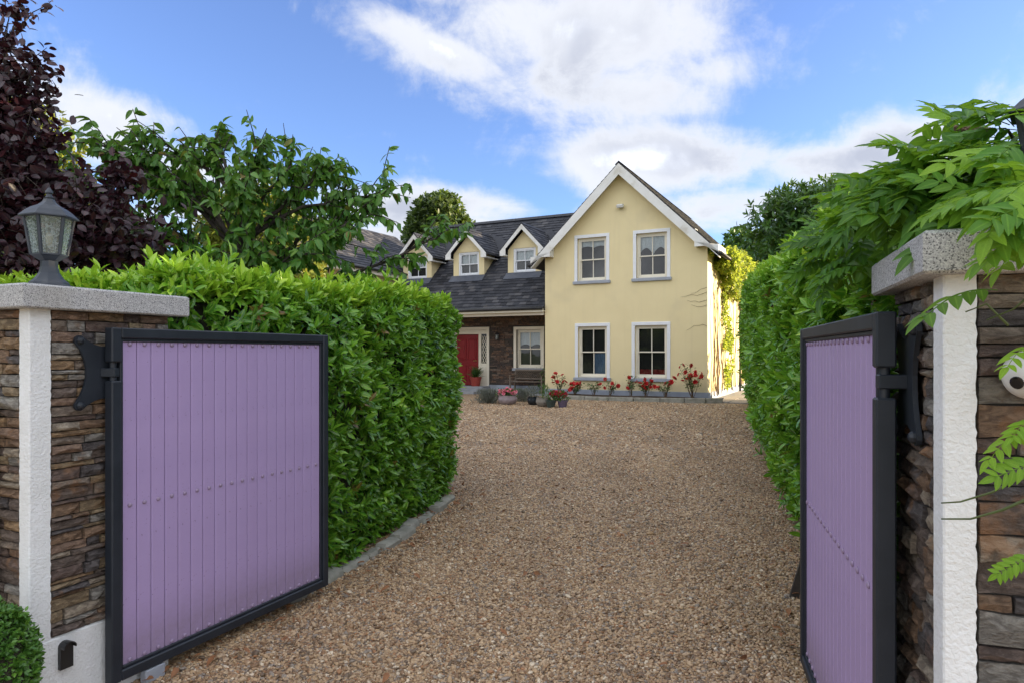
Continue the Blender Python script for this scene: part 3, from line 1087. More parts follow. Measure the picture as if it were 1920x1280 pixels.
def slates(parent, origin, ux, uy, un, W, H, keep=lambda a, b: True, singles=0, sw=.27, sh=.19, thick=.011, seed=1, name='slate'):
    """courses of slates on a slope: ux along the eave, uy up the slope, un outward"""
    rng = random.Random(seed)
    ux, uy, un, origin = Vector(ux), Vector(uy), Vector(un), Vector(origin)
    items = []
    rows = int(H / sh)
    for r in range(rows):
        off = (r % 2) * sw * .5
        n = int(W / sw) + 1
        for i in range(-1, n):
            a0 = max(0, i * sw + off)
            a1 = min(W, (i + 1) * sw + off)
            if a1 - a0 < .04:
                continue
            if not keep((a0 + a1) / 2, (r + .5) * sh):
                continue
            items.append((a0, a1, r * sh, rng.uniform(-.006, .006), rng.random()))
    protos = []
    def geo(m, a0, a1, b, j):
        lift = .010 + j * .4
        p = lambda a, bb, h: tuple(origin + ux * a + uy * bb + un * h)
        m.add([p(a0 + .003, b + j, lift), p(a1 - .003, b + j * .3, lift), p(a1 - .003, b + j * .3, lift + thick), p(a0 + .003, b + j, lift + thick),
               p(a0 + .003, b + sh * 1.12, .0), p(a1 - .003, b + sh * 1.12, .0), p(a1 - .003, b + sh * 1.12, .004), p(a0 + .003, b + sh * 1.12, .004)],
              [(0, 1, 2, 3), (3, 2, 6, 7), (0, 3, 7, 4), (1, 5, 6, 2)])
    sing = items[:singles]
    if sing:
        Mx = Matrix((ux, uy, un)).transposed().to_4x4()
        pm = MB()
        pm.add([(-.5, 0, .010), (.5, 0, .010), (.5, 0, .010 + thick), (-.5, 0, .010 + thick), (-.5, sh * 1.12, 0), (.5, sh * 1.12, 0), (.5, sh * 1.12, .004), (-.5, sh * 1.12, .004)],
               [(0, 1, 2, 3), (3, 2, 6, 7), (0, 3, 7, 4), (1, 5, 6, 2)])
        pmesh = pm.mesh(name, 'slate')
        for a0, a1, b, j, t in sing:
            o = bpy.data.objects.new(name, pmesh)
            COL.objects.link(o)
            o.parent = parent
            o.matrix_basis = Matrix.Translation(origin + ux * ((a0 + a1) / 2) + uy * (b + j) + un * (j * .3)) @ Mx @ Matrix.Rotation(j * 1.5, 4, 'Z') @ Matrix.Diagonal((a1 - a0 - .006, 1, 1, 1))
    rest = items[singles:]
    if rest:
        m = MB()
        tint = []
        for it in rest:
            geo(m, *it[:4])
            tint += [it[4]] * 8
        o = m.obj('slates', 'slate', parent, kind='stuff')
        at = o.data.attributes.new('tint', 'FLOAT', 'POINT')
        at.data.foreach_set('value', tint)


sl = math.hypot(1, slope)
uy = Vector((-1 / sl, 0, slope / sl))
half = 2.775 + .42
slates(house, (-2.775 + half, -OH + .03, zr(half)), (0, 1, 0), uy, (slope / sl, 0, 1 / sl), 10.5, half * sl - .03, seed=3)
uy2 = Vector((1 / sl, 0, slope / sl))
slates(house, (-2.775 - half, -OH + .03, zr(half)), (0, 1, 0), uy2, (-slope / sl, 0, 1 / sl), 10.5, half * sl - .03, seed=4)
m = MB()
for i in range(30):
    y0 = -OH + .02 + i * .352
    m.prism([(-2.775 - .13, zr(0) - .06), (-2.775, zr(0) + .055), (-2.775 + .13, zr(0) - .06), (-2.775, zr(0) + .01)], .345, Matrix.Translation((0, y0, 0)))
m.obj('ridge_tiles', 'slate', house, kind='stuff')

# barge boards with their boxed feet
for sgn in (-1, 1):
    m = MB()
    cx = -2.775
    bd = .29
    foot = 2.775 + .40
    top = zr(0) - .035
    out = [(cx, top), (cx + sgn * foot, top - slope * foot), (cx + sgn * foot, E_Z + .01), (cx + sgn * (2.775 - .33), E_Z - .01), (cx + sgn * (2.775 - .33), top - bd * 1.25 - slope * (2.775 - .33)), (cx, top - bd * 1.25)]
    if sgn > 0:
        out = out[::-1]
    m.prism(out, .028, Matrix.Translation((0, -OH, 0)))
    m.obj('bargeboard', 'weathered_white', house)
    m = MB()   # soffit under the verge, then under the eave
    a = [(cx, top - .13), (cx + sgn * foot, top - .13 - slope * foot), (cx + sgn * foot, top - .16 - slope * foot), (cx, top - .16)]
    if sgn > 0:
        a = a[::-1]
    m.prism(a, OH - .03, Matrix.Translation((0, -OH + .029, 0)))
    x0, x1 = sorted((cx + sgn * foot, cx + sgn * 2.776))
    m.box(x0, x1, -OH + .03, 10.1, E_Z - .0, E_Z + .03)
    xx0, xx1 = sorted((cx + sgn * (foot - .025), cx + sgn * foot))
    m.box(xx0, xx1, -OH + .03, 10.1, E_Z + .031, zr(foot) - .06)
    x0, x1 = sorted((cx + sgn * (2.775 - .33), cx + sgn * (2.775 - .30)))
    m.box(x0, x1, -OH + .03, -.001, E_Z, E_Z + .55)
    m.obj('soffit', 'weathered_white', house)
# gutter and downpipe on the sunny side
m = MB()
gx = half - 2.775 + .05
m.tube([(gx, -OH - .02, zr(half) - .07), (gx, 10, zr(half) - .07)], .06, 8)
m.obj('gutter', 'gutter_black', house, smooth=True)
m = MB()
m.tube([(gx - .02, 5.9, zr(half) - .1), (.30, 5.9, 4.7), (.10, 5.9, 4.45), (.09, 5.9, .05)], .042, 8)
for zz in (1.2, 2.6, 3.9):
    m.tube([(.09, 5.9, zz), (.09, 5.9, zz + .07)], .056, 8)
m.obj('downpipe', 'gutter_black', house, smooth=True)
m = MB()
gx2 = -2.775 - half - .05
m.tube([(gx2, -OH - .02, zr(half) - .07), (gx2, 1.0, zr(half) - .07)], .06, 8)
m.obj('gutter', 'gutter_black', house, smooth=True)

# main range: long roof with the porch underneath
KW = 1.3                                       # the porch wall stands this far back
ME_Z, MY0, MR_Y, MR_Z = 3.10, -.12, 4.40, 7.20
XL, XR = -13.2, -5.551
ms = (MR_Z - ME_Z) / (MR_Y - MY0)
mz = lambda y: ME_Z + ms * (y - MY0)
m = MB()
m.add([(XL, MY0, ME_Z), (XR, MY0, ME_Z), (XR, MR_Y, MR_Z), (XL, MR_Y, MR_Z), (XL, 2 * MR_Y, ME_Z), (XR, 2 * MR_Y, ME_Z),
       (XL, MY0, ME_Z - .06), (XR, MY0, ME_Z - .06), (XL, 2 * MR_Y, ME_Z - .06), (XR, 2 * MR_Y, ME_Z - .06)],
      [(0, 1, 2, 3), (3, 2, 5, 4), (6, 7, 1, 0), (6, 8, 9, 7), (4, 5, 9, 8), (0, 3, 4, 8, 6), (1, 7, 9, 5, 2)])
m.obj('roof', 'slate', house)
msl = math.hypot(1, ms)
DORM = [-7.06, -9.50, -11.95]
DW = .70                                       # half-width of a dormer face
DY = 1.45


def clear_of_dormers(a, b):
    x = XL + a
    y = MY0 + b / msl
    for c in DORM:
        if abs(x - c) < DW + .02 and y > DY - .25:
            if y < DY + 1.55:
                return False
        if abs(x - c) < .95 and y > DY + .3 and y < DY + 1.7 + .6 * (1 - abs(x - c)):
            return False
    return True


# nearest courses (below and between the dormers) are slates one by one
slates(house, (XL, MY0 - .03, ME_Z - .03), (1, 0, 0), (0, 1 / msl, ms / msl), (0, -ms / msl, 1 / msl), XR - XL, (MR_Y - MY0) * msl, clear_of_dormers, singles=300, sw=.26, sh=.185, seed=9)
m = MB()
for i in range(21):
    x0 = XL + i * .36
    m.prism([(MR_Y - .15, MR_Z - .07), (MR_Y, MR_Z + .06), (MR_Y + .15, MR_Z - .07), (MR_Y, MR_Z)], .352, Matrix.Translation((x0 + .36, 0, 0)) @ Matrix.Rotation(R(90), 4, 'Z'))
m.obj('ridge_tiles', 'slate', house, kind='stuff')
m = MB()
m.tube([(XL, MY0 - .07, ME_Z - .04), (XR - .02, MY0 - .07, ME_Z - .04)], .062, 8)
m.obj('gutter', 'gutter_black', house, smooth=True)
m = MB()
m.cbox(XL, XR - .01, MY0 - .03, MY0 + .0, ME_Z - .17, ME_Z - .05, .004)
m.box(XL, XR - .012, MY0 + .001, KW, ME_Z - .16, ME_Z - .12)
m.obj('fascia', 'cream_paint', house)
MB().cbox(XL, XR - .06, .0, .16, 2.83, 2.955, .01).obj('porch_beam', 'cream_paint', house)
# porch wall
pw = [(-7.32, -6.28, .95, 2.38), (-10.28, -8.60, .25, 2.40)]
wall_face([(XL, 0), (-5.6, 0), (-5.6, 3.4), (XL, 3.4)], pw, KW, .2).obj('wall', 'mortar', house)
m = MB()
m.box(XL, -5.6, 3.2, 3.3, 0, 4.2)
m.box(XL, -5.6, KW + .21, 3.2, 2.72, 2.8)
m.obj('partition', 'dark_interior', house)
m = MB()
tint = []
rr = random.Random(5)
z = .31
while z < 2.95:
    h = rr.uniform(.04, .085)
    x = -13.1 + rr.uniform(0, .2)
    while x < -5.62:
        w = rr.uniform(.14, .42)
        x1 = min(x + w, -5.62)
        hit = any(x1 > a - .11 and x < b + .11 and z + h > c - .11 and z < d + .11 for a, b, c, d in pw)
        if not hit:
            pr = rr.uniform(.008, .03)
            m.cbox(x + .004, x1 - .004, KW - pr, KW + .02, z + .004, z + h - .004, .004)
            tint += [rr.random()] * 24
        x = x1
    z += h
o = m.obj('stones', 'porch_stone', house, kind='stuff')
at = o.data.attributes.new('tint', 'FLOAT', 'POINT')
at.data.foreach_set('value', tint)
MB().cbox(-8.49, -5.6, KW - .05, KW + .05, 0, .30, .006).obj('plinth', 'plinth_grey', house)
window(house, *pw[0], KW, trim=.11, trim_mat='cream_paint', curtain=('net_curtain', -7.27, -6.33, 1.76, 2.32), swag=.08, proud=.035)
# front door with its side light
d = link('door', MB().cbox(-10.0, -9.0, KW + .06, KW + .11, .26, 2.22, .005).mesh('door', 'red_paint'), house)
for x0, x1 in ((-9.9, -9.55), (-9.45, -9.1)):
    for z0, z1 in ((.45, 1.05), (1.25, 2.08)):
        m = MB()
        m.cbox(x0, x1, KW + .045, KW + .07, z0, z1, .02)
        m.cbox(x0 + .06, x1 - .06, KW + .035, KW + .06, z0 + .06, z1 - .06, .012)
        m.obj('panel', 'red_paint', d)
m = MB()
m.tube([(-9.08, KW + .06, 1.22), (-9.08, KW + .0, 1.22), (-9.20, KW - .01, 1.22)], .014, 8)
m.obj('handle', 'brass', d, smooth=True)
m = MB()
for x0, x1, z0, z1, pr in ((-8.60, -8.49, .25, 2.40, .03), (-10.39, -10.28, .25, 2.40, .03), (-10.39, -8.49, 2.40, 2.51, .033), (-8.99, -8.87, .25, 2.30, -.03), (-10.12, -10.0, .25, 2.30, -.03), (-10.28, -8.6, 2.24, 2.40, -.04)):
    m.cbox(x0, x1, KW - pr, KW + .1, z0, z1, .006)
m.cbox(-8.87, -8.60, KW + .04, KW + .09, .25, 1.12, .006)
m.cbox(-8.81, -8.66, KW + .03, KW + .05, .36, .98, .01)
m.obj('door_frame', 'cream_paint', d)
MB().box(-8.87, -8.60, KW + .07, KW + .08, 1.12, 2.24).obj('pane', 'door_glass_dark', d)
m = MB()    # wrought scrollwork over the side light
for k in range(5):
    cz = 1.24 + k * .205
    for s in (1, -1):
        pts = [(-8.735 + s * .045 * math.cos(a) , KW + .055, cz + .098 * math.sin(a)) for a in np.linspace(0, 6.283, 13)]
        if s == 1:
            m.tube(pts, .011, 5)
    for s in (1, -1):
        pts = [(-8.735 + s * (.10 - .045 * math.sin(t * math.pi)), KW + .056, cz - .1 + .2 * t) for t in np.linspace(0, 1, 7)]
        m.tube(pts, .010, 5)
m.obj('scrollwork', 'cream_paint', d)
# steps
for k, (y0, h) in enumerate(((-.15, .10), (.25, .19), (.65, .255))):
    MB().cbox(-10.6, -8.35 - .04 * k, y0, KW, h - .10 if k else 0, h, .012).obj('step', 'step_stone', house)
m = MB()
m.box(-8.34, -5.58, .15, KW, 0, .05)
m.obj('porch_floor', 'step_stone', house)

# dormers
for c in DORM:
    ez, az_ = 5.42, 6.16
    zb = mz(DY)
    dm = link('dormer', wall_face([(c - DW, zb - .05), (c + DW, zb - .05), (c + DW, ez), (c, az_ + .0), (c - DW, ez)], [(c - .47, c + .47, 4.53, 5.47)], DY, .15).mesh('dormer', 'yellow_render'), house)
    for s in (-1, 1):
        m = MB()
        yb = MY0 + (ez - ME_Z) / ms
        q = [(c + s * DW, DY, zb - .05), (c + s * DW, yb, ez), (c + s * DW, DY, ez)]
        m.add(q, [(0, 1, 2) if s > 0 else (2, 1, 0)])
        m.obj('cheek', 'yellow_render', dm)
    window(house, c - .47, c + .47, 4.53, 5.47, DY, trim=0, sill=False, set_back=.03, sash='white_paint', curtain=('net_curtain', c - .42, c + .42, 5.02, 5.42))
    ds = (az_ - ez) / DW
    OHD = .25
    for s in (-1, 1):
        hx = DW + .22
        t0 = az_ + .20
        yr = MY0 + (t0 - ME_Z) / ms + .1
        ye = MY0 + (t0 - ds * hx - ME_Z) / ms + .1
        a, b_, c_, d_ = (c, DY - OHD, t0), (c + s * hx, DY - OHD, t0 - ds * hx), (c + s * hx, ye, t0 - ds * hx), (c, yr, t0)
        lo = [(p[0], p[1], p[2] - .07) for p in (a, b_, c_, d_)]
        m = MB()
        fs = [(0, 1, 2, 3), (7, 6, 5, 4), (0, 4, 5, 1), (1, 5, 6, 2), (3, 2, 6, 7)]
        m.add([a, b_, c_, d_] + lo, fs)
        m.obj('roof', 'slate', dm)
        dl = math.hypot(1, ds)
        slates(house, (c + s * hx, DY - OHD, t0 - ds * hx), (0, 1, 0), (-s / dl, 0, ds / dl), (s * ds / dl, 0, 1 / dl), yr - DY + OHD, hx * dl,
               lambda a_, b2, ye=ye, yr=yr, hx=hx, dl=dl: a_ + DY - OHD < ye + (yr - ye) * b2 / (hx * dl), sw=.26, sh=.18, seed=int(c * -10) + s)
        m = MB()
        top = t0 - .03
        outl = [(c, top), (c + s * hx, top - ds * hx), (c + s * hx, top - ds * hx - .17), (c + s * (DW - .02), top - ds * hx - .17), (c + s * (DW - .02), top - ds * (DW - .02) - .17), (c, top - .19)]
        if s > 0:
            outl = outl[::-1]
        m.prism(outl, .025, Matrix.Translation((0, DY - OHD - .012, 0)))
        m.obj('bargeboard', 'weathered_white', dm)
        m = MB()
        x0, x1 = sorted((c + s * (DW + .001), c + s * hx))
        m.box(x0, x1, DY - OHD + .02, ye - .1, top - ds * hx - .165, top - ds * hx - .13)
        m.obj('soffit', 'weathered_white', dm)
        m = MB()
        m.tube([(c + s * (hx + .03), DY - OHD, top - ds * hx - .03), (c + s * (hx + .03), ye - .05, top - ds * hx - .03)], .04, 6)
        m.obj('gutter', 'gutter_black', dm, smooth=True)
    m = MB()
    n_ = 7
    for i in range(n_):
        y0 = DY - OHD + i * .3
        if y0 + .3 > yr:
            break
        m.prism([(c - .10, t0 - .06), (c, t0 + .045), (c + .10, t0 - .06), (c, t0)], .295, Matrix.Translation((0, y0, 0)))
    m.obj('ridge_tiles', 'slate', dm, kind='stuff')
    # lead flashing under the window
    m = MB()
    y1 = DY - .02
    y0 = y1 - .28
    m.add([(c - DW - .06, y0, mz(y0) + .04), (c + DW + .06, y0, mz(y0) + .04), (c + DW + .06, y1, mz(y1) + .05), (c - DW - .06, y1, mz(y1) + .05), (c + DW, y1, 4.53), (c - DW, y1, 4.53)], [(0, 1, 2, 3), (3, 2, 4, 5)])
    m.obj('flashing', 'lead', dm)

# far left wing, its sunny slope faces the yard
LE_X, LR_X, LE_Z, LR_Z = -12.75, -15.4, 4.78, 7.0
m = MB()
m.add([(LE_X - .2, -3.2, 0), (LE_X - .2, 3, 0), (LE_X - .2, 3, LE_Z), (LE_X - .2, -3.2, LE_Z), (-18.0, -3.2, 0), (-18.0, -3.2, LE_Z), (LR_X, -3.2, LR_Z - .1)],
      [(0, 1, 2, 3), (0, 3, 6, 5, 4)])
m.obj('wall', 'yellow_render', house)
m = MB()
m.add([(LE_X + .2, -3.5, LE_Z), (LE_X + .2, 4.6, LE_Z), (LR_X, 4.6, LR_Z), (LR_X, -3.5, LR_Z), (-18.3, -3.5, LE_Z), (-18.3, 4.6, LE_Z),
       (LE_X + .2, -3.5, LE_Z - .08), (LE_X + .2, 4.6, LE_Z - .08), (LR_X, -3.5, LR_Z - .12), (LR_X, 4.6, LR_Z - .12)],
      [(0, 1, 2, 3), (3, 2, 5, 4), (6, 7, 1, 0), (0, 3, 8, 6), (6, 8, 9, 7), (1, 7, 9, 2)])
m.obj('roof', 'slate', house)
lw = LE_X + .2 - LR_X
ls = (LR_Z - LE_Z) / lw
lsl = math.hypot(1, ls)
slates(house, (LE_X + .22, -3.5, LE_Z - .02), (0, 1, 0), (-1 / lsl, 0, ls / lsl), (ls / lsl, 0, 1 / lsl), 8.1, lw * lsl, lambda a, b: True, seed=21, sw=.27, sh=.19)
m = MB()
m.tube([(LE_X + .27, -3.5, LE_Z - .05), (LE_X + .27, 2.6, LE_Z - .05)], .06, 8)
m.obj('gutter', 'gutter_black', house, smooth=True)
m = MB()
m.cbox(LE_X + .17, LE_X + .2, -3.48, 2.8, LE_Z - .24, LE_Z - .08, .004)
m.box(LE_X - .2, LE_X + .169, -3.48, 2.8, LE_Z - .23, LE_Z - .19)
m.obj('fascia', 'cream_paint', house)

# things fixed to the house
lp = hw(-2.79, -.0, 6.37)
fl = thing('floodlight', 'small white floodlight fixed high under the peak of the yellow gable', 'floodlight', lp, HR)
m = MB()
m.lathe([(.045, 0), (.045, .05)], 10, Matrix.Rotation(R(90), 4, 'X'))
m.obj('mount', 'white_plastic', fl)
m = MB()
m.cbox(-.11, .11, -.22, -.05, -.05, .06, .02, Matrix.Rotation(R(18), 4, 'X'))
m.obj('body', 'white_plastic', fl)
m = MB()
m.box(-.09, .09, -.20, -.07, -.056, -.0505, Matrix.Rotation(R(18), 4, 'X'))
m.obj('lens', 'door_glass_dark', fl)


# ------------------------------------------------------------------ lanterns
def lantern(loc, rz, label, s=1.0, group=None, wall=False):
    t = thing('pillar_lantern' if not wall else 'wall_lantern', label, 'lantern', loc, rz, group)
    a0 = R(30)
    m = MB()
    m.lathe([(.105, 0), (.105, .010), (.085, .016), (.082, .026), (.062, .042), (.044, .068), (.037, .095), (.036, .122)], 8, None, R(22.5))
    m.obj('base', 'lamp_metal', t)
    m = MB()
    m.lathe([(.036, .121), (.052, .130), (.066, .140), (.078, .146), (.078, .152), (.060, .153)], 6, None, a0)
    m.obj('cup', 'lamp_metal', t)
    rb, rt, zb, zt = .073, .101, .150, .318
    for k in range(6):
        a = a0 + k * math.pi / 3
        b = a + math.pi / 3
        m = MB()
        m.tube([(rb * math.cos(a), rb * math.sin(a), zb), (rt * math.cos(a), rt * math.sin(a), zt)], .0085, 6)
        m.obj('bar', 'lamp_metal', t)
        m = MB()
        m.add([(rb * math.cos(a), rb * math.sin(a), zb), (rb * math.cos(b), rb * math.sin(b), zb), (rt * math.cos(b), rt * math.sin(b), zt), (rt * math.cos(a), rt * math.sin(a), zt)], [(0, 1, 2, 3)])
        m.obj('pane', 'lamp_glass', t)
    m = MB()
    m.lathe([(.108, .312), (.124, .315), (.124, .320), (.112, .330), (.096, .345), (.074, .360), (.048, .372), (.030, .386), (.022, .402)], 6, None, a0)
    m.obj('roof', 'lamp_metal', t)
    m = MB()
    m.lathe([(.022, .401), (.025, .406), (.015, .410), (.012, .422), (.017, .428), (.016, .436), (.008, .446), (.004, .452)], 10)
    m.obj('finial', 'lamp_metal', t, smooth=True, angle=40)
    m = MB()
    m.lathe([(.015, .152), (.015, .188)], 10)
    m.obj('socket', 'black_plastic', t)
    m = MB()
    m.lathe([(.009, .188), (.014, .205), (.017, .225), (.014, .243), (.006, .252)], 12)
    m.obj('bulb', 'bulb', t, smooth=True)
    t.scale = (s * .93, s * .93, s)
    return t


# ------------------------------------------------------------------ stone gate pillars
def rough_stone(seed, m='ledge_stone'):
    """unit stone: x 0..1, z 0..1, outer face uneven about y=-1, back at y=0"""
    rng = random.Random(seed)
    b = MB()
    nx_, nz_ = 4, 2
    for j in range(nz_ + 1):
        for i in range(nx_ + 1):
            e = (i in (0, nx_)) or (j in (0, nz_))
            y = -1 + (rng.uniform(.15, .45) if e else rng.uniform(-.35, .25))
            b.v.append((i / nx_ + (rng.uniform(-.05, .05) if 0 < i < nx_ else rng.uniform(-.012, .0) * (1 if i else -1)), y, j / nz_ + (rng.uniform(-.12, .12) if 0 < j < nz_ else rng.uniform(-.05, .05))))
    W = nx_ + 1
    for j in range(nz_):
        for i in range(nx_):
            a = j * W + i
            b.f.append((a, a + 1, a + W + 1, a + W))
    ring = [i for i in range(W)] + [W * j + nx_ for j in range(1, nz_ + 1)] + [W * nz_ + i for i in range(nx_ - 1, -1, -1)] + [W * j for j in range(nz_ - 1, 0, -1)]
    o = len(b.v)
    for q in ring:
        v = b.v[q]
        b.v.append((v[0], 0, v[2]))
    n = len(ring)
    for k in range(n):
        b.f.append((ring[k], o + k, o + (k + 1) % n, ring[(k + 1) % n]))
    return b.mesh('stone', m)


STONES = [rough_stone(s) for s in range(12)]
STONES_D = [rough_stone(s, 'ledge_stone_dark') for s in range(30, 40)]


def stone_face(parent, x0, x1, z0, z1, M, seed, hmin=.028, hmax=.075, lmin=.09, lmax=.30, bank=STONES):
    """courses of split stone in the local plane y=0 of M (outer side is -y)"""
    rng = random.Random(seed)
    z = z0
    while z < z1 - .012:
        h = min(rng.uniform(hmin, hmax), z1 - z)
        if z1 - z - h < .02:
            h = z1 - z
        x = x0
        while x < x1 - .005:
            l = rng.uniform(lmin, lmax) * (1.25 if h > .055 else .9)
            if x1 - x - l < .05:
                l = x1 - x
            parts = [(z, h)]
            if h > .055 and rng.random() < .35:
                a = h * rng.uniform(.4, .6)
                parts = [(z, a), (z + a, h - a)]
            for zz, hh in parts:
                o = bpy.data.objects.new('stone', rng.choice(bank))
                COL.objects.link(o)
                o.parent = parent
                g = .0022
                flip = rng.random() < .5
                S = Matrix.Diagonal((l - 2 * g, rng.uniform(.014, .036), hh - 2 * g, 1))
                B = Matrix.Translation((x + g, 0, zz + g)) @ Matrix.Rotation(rng.uniform(-.008, .008), 4, 'Y') @ S
                o.matrix_basis = M @ B
            x += l
        z += h


def pillar(name, label, corner, rdir, fdir, depth, width, stone_spec, cap_ext, seed, bank):
    """corner: the street-side corner by the opening; rdir runs along the reveal, fdir along the front away from the gate"""
    t = thing(name, label, 'gate pillar', (corner[0], corner[1], 0), 0.0)
    r, f = Vector((*rdir, 0)), Vector((*fdir, 0))
    H = 1.675
    P = lambda a, b, z: tuple(f * a + r * b + Vector((0, 0, z)))
    def block(a0, a1, b0, b1, z0, z1, c=.004):
        m = MB()
        m.cbox(a0, a1, b0, b1, z0, z1, c, Matrix((f, r, Vector((0, 0, 1)))).transposed().to_4x4())
        return m
    block(0.012, width, 0.012, depth, 0, H).obj('core', 'mortar', t)
    m = block(-.012, width, -.012, depth, 0, .345, .008)
    m.obj('plinth', 'white_roughcast', t)
    # white band round the corner, L in plan, with a slightly ragged edge
    m = MB()
    n = 110
    rg = random.Random(seed)
    e = [[rg.uniform(-.0022, .0022) for _ in range(4)] for _ in range(n + 1)]
    for k in range(n + 1):
        z = .346 + (H - .346) * k / n
        a = e[k]
        m.v += [P(.056 + a[0], .012, z), P(.054 + a[1], -.010, z), P(-.006, -.010, z), P(-.010, -.006, z), P(-.010, .072 + a[2], z), P(.012, .074 + a[3], z)]
    for k in range(n):
        for i in range(5):
            q = k * 6 + i
            m.f.append((q, q + 1, q + 7, q + 6))
    m.f.append(tuple(range(6)))
    m.obj('corner_band', 'white_roughcast', t)
    # reveal face: outer side is -f ; front face: outer side is -r
    Mr = Matrix((r, f, Vector((0, 0, 1)))).transposed().to_4x4()
    Mr.translation = Vector(P(.014, 0, 0))
    Mf = Matrix((f, r, Vector((0, 0, 1)))).transposed().to_4x4()
    Mf.translation = Vector(P(0, .014, 0))
    stone_face(t, .076, depth, .348, H, Mr, seed, *stone_spec[0], bank=bank)
    stone_face(t, .058, width, .348, H, Mf, seed + 1, *stone_spec[1], bank=bank)
    # granite cap with weathered top
    o1, o2 = .062, cap_ext
    m = MB()
    lo = [(-o1, -o1), (width + o1, -o1), (width + o1, o2), (-o1, o2)]
    c = .006
    ring = []
    for z, ins in ((H, .006), (H + .006, 0), (H + .088, 0), (H + .096, .008)):
        for k, (a, b) in enumerate(lo):
            sa = 1 if k in (0, 3) else -1
            sb = 1 if k in (0, 1) else -1
            m.v.append(P(a + sa * ins, b + sb * ins, z))
    for k in range(3):
        for i in range(4):
            j = (i + 1) % 4
            m.f.append((k * 4 + i, k * 4 + j, k * 4 + 4 + j, k * 4 + 4 + i))
    m.f.append((3, 2, 1, 0))
    mid = len(m.v)
    m.v.append(P(width / 2, depth / 2, H + .115))
    for i in range(4):
        m.f.append((12 + i, 12 + (i + 1) % 4, mid))
    m.obj('cap', 'granite', t)
    return t


LP_C, LP_R, LP_F = (-1.905, 2.70), (.417, .909), (-.909, .417)
RP_C, RP_R, RP_F = (.984, 1.544), (.3185, .948), (.948, -.3185)
pl = pillar('stone_pillar', 'stone gate pillar with white corner strip, granite cap and lantern beside the fully visible gate', LP_C, LP_R, LP_F, .62, .52, ((.016, .050, .06, .22), (.025, .06, .06, .2)), .69, 11, STONES)
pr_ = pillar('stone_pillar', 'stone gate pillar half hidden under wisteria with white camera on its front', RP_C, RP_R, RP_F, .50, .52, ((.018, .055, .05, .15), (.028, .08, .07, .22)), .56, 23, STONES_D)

lantern((-2.02, 2.98, 1.782), R(8), 'weathered grey hexagonal lantern standing on the granite cap before purple leaves', .97)
lantern((1.335, 1.665, 1.785), R(20), 'dark lantern rising from the wisteria, only its hood edge showing', .97)


# hinge plates are part of the gates
def gate(name, label, hinge, direction, face, extra):
    """face=-1: boards look to local -y, +1: to local +y. x runs from the hinge to the free end"""
    t = thing(name, label, 'gate', (hinge[0], hinge[1], 0), math.atan2(direction[1], direction[0]), 'pair of lilac driveway gates')
    W, Z0, Z1, B, D = 1.40, .08, 1.61, .046, .05
    s = face
    Y = lambda a, b: tuple(sorted((-s * a, -s * b)))   # a, b measured back from the visible face
    def bar(x0, x1, z0, z1, a=0.0, b=D, c=.005):
        m = MB()
        y0, y1 = Y(a, b)
        m.cbox(x0, x1, y0, y1, z0, z1, c)
        return m
    gz0, gz1 = 1.382, 1.462
    bar(0, B, Z0, gz0).obj('hinge_stile', 'gate_black', t)
    bar(0, B, gz1, Z1).obj('hinge_stile', 'gate_black', t)
    m = MB()
    m.tube([(.022, -s * .025, gz0 - .01), (.022, -s * .025, gz1 + .01)], .014, 10)
    m.obj('hinge_pin', 'gate_black', t, smooth=True, angle=50)
    bar(B, W - B, Z1 - B, Z1, .001, D - .001).obj('top_rail', 'gate_black', t)
    bar(B, W - B, Z0, Z0 + B, .001, D - .001).obj('bottom_rail', 'gate_black', t)
    bar(W - B, W, Z0, Z1).obj('end_stile', 'gate_black', t)
    m = MB()   # glazing bead round the boards, and the closing strip behind the hinge gap
    bd = .014
    x0, x1, z0, z1 = B, W - B, Z0 + B, Z1 - B
    for q in ((x0, x0 + bd, z0, z1), (x1 - bd, x1, z0, z1), (x0 + bd, x1 - bd, z1 - bd, z1), (x0 + bd, x1 - bd, z0, z0 + bd)):
        y0, y1 = Y(.012, .038)
        m.cbox(q[0], q[1], y0, y1, q[2], q[3], .003)
    m.obj('bead', 'gate_black', t)
    x0, x1, z0, z1 = x0 + bd, x1 - bd, z0 + bd, z1 - bd
    n = 18
    w = (x1 - x0) / n
    bm_ = MB()
    y0, y1 = Y(.020, .032)
    g = .0016
    # board with small bevelled edges at the visible side
    yf, yb = (-s * .020), (-s * .032)
    c = .003
    prof = [(g, yb), (g, yf - s * c), (g + c, yf), (w - g - c, yf), (w - g, yf - s * c), (w - g, yb)]
    vs = [(a, b, z0) for a, b in prof] + [(a, b, z1) for a, b in prof]
    k = len(prof)
    fs = [(i, (i + 1) % k, (i + 1) % k + k, i + k) for i in range(k)] + [tuple(range(k - 1, -1, -1)), tuple(range(k, 2 * k))]
    if s > 0:
        fs = [f[::-1] for f in fs]
    bm_.add(vs, fs)
    board = bm_.mesh('board', 'lilac_paint')
    rv = MB()
    rv.lathe([(.0108, 0), (.0102, .0032), (.0072, .0062), (.0025, .0075)], 10, Matrix.Rotation(R(90) * (1 if s < 0 else -1), 4, 'X'))
    rivet = rv.mesh('rivet', 'lilac_paint', True)
    for i in range(n):
        o = link('board', board, t, loc=(x0 + i * w, 0, 0))
        for zz in (z0 + .012, .5 * (z0 + z1) - .012, z1 - .010):
            link('rivet', rivet, o, loc=(w / 2, yf, zz))
    # back lining so that no light comes through the grooves
    m = MB()
    y0, y1 = Y(.034, .038)
    m.box(x0, x1, y0, y1, z0, z1)
    m.obj('backing', 'gate_black', t)
    extra(t, s)
    return t


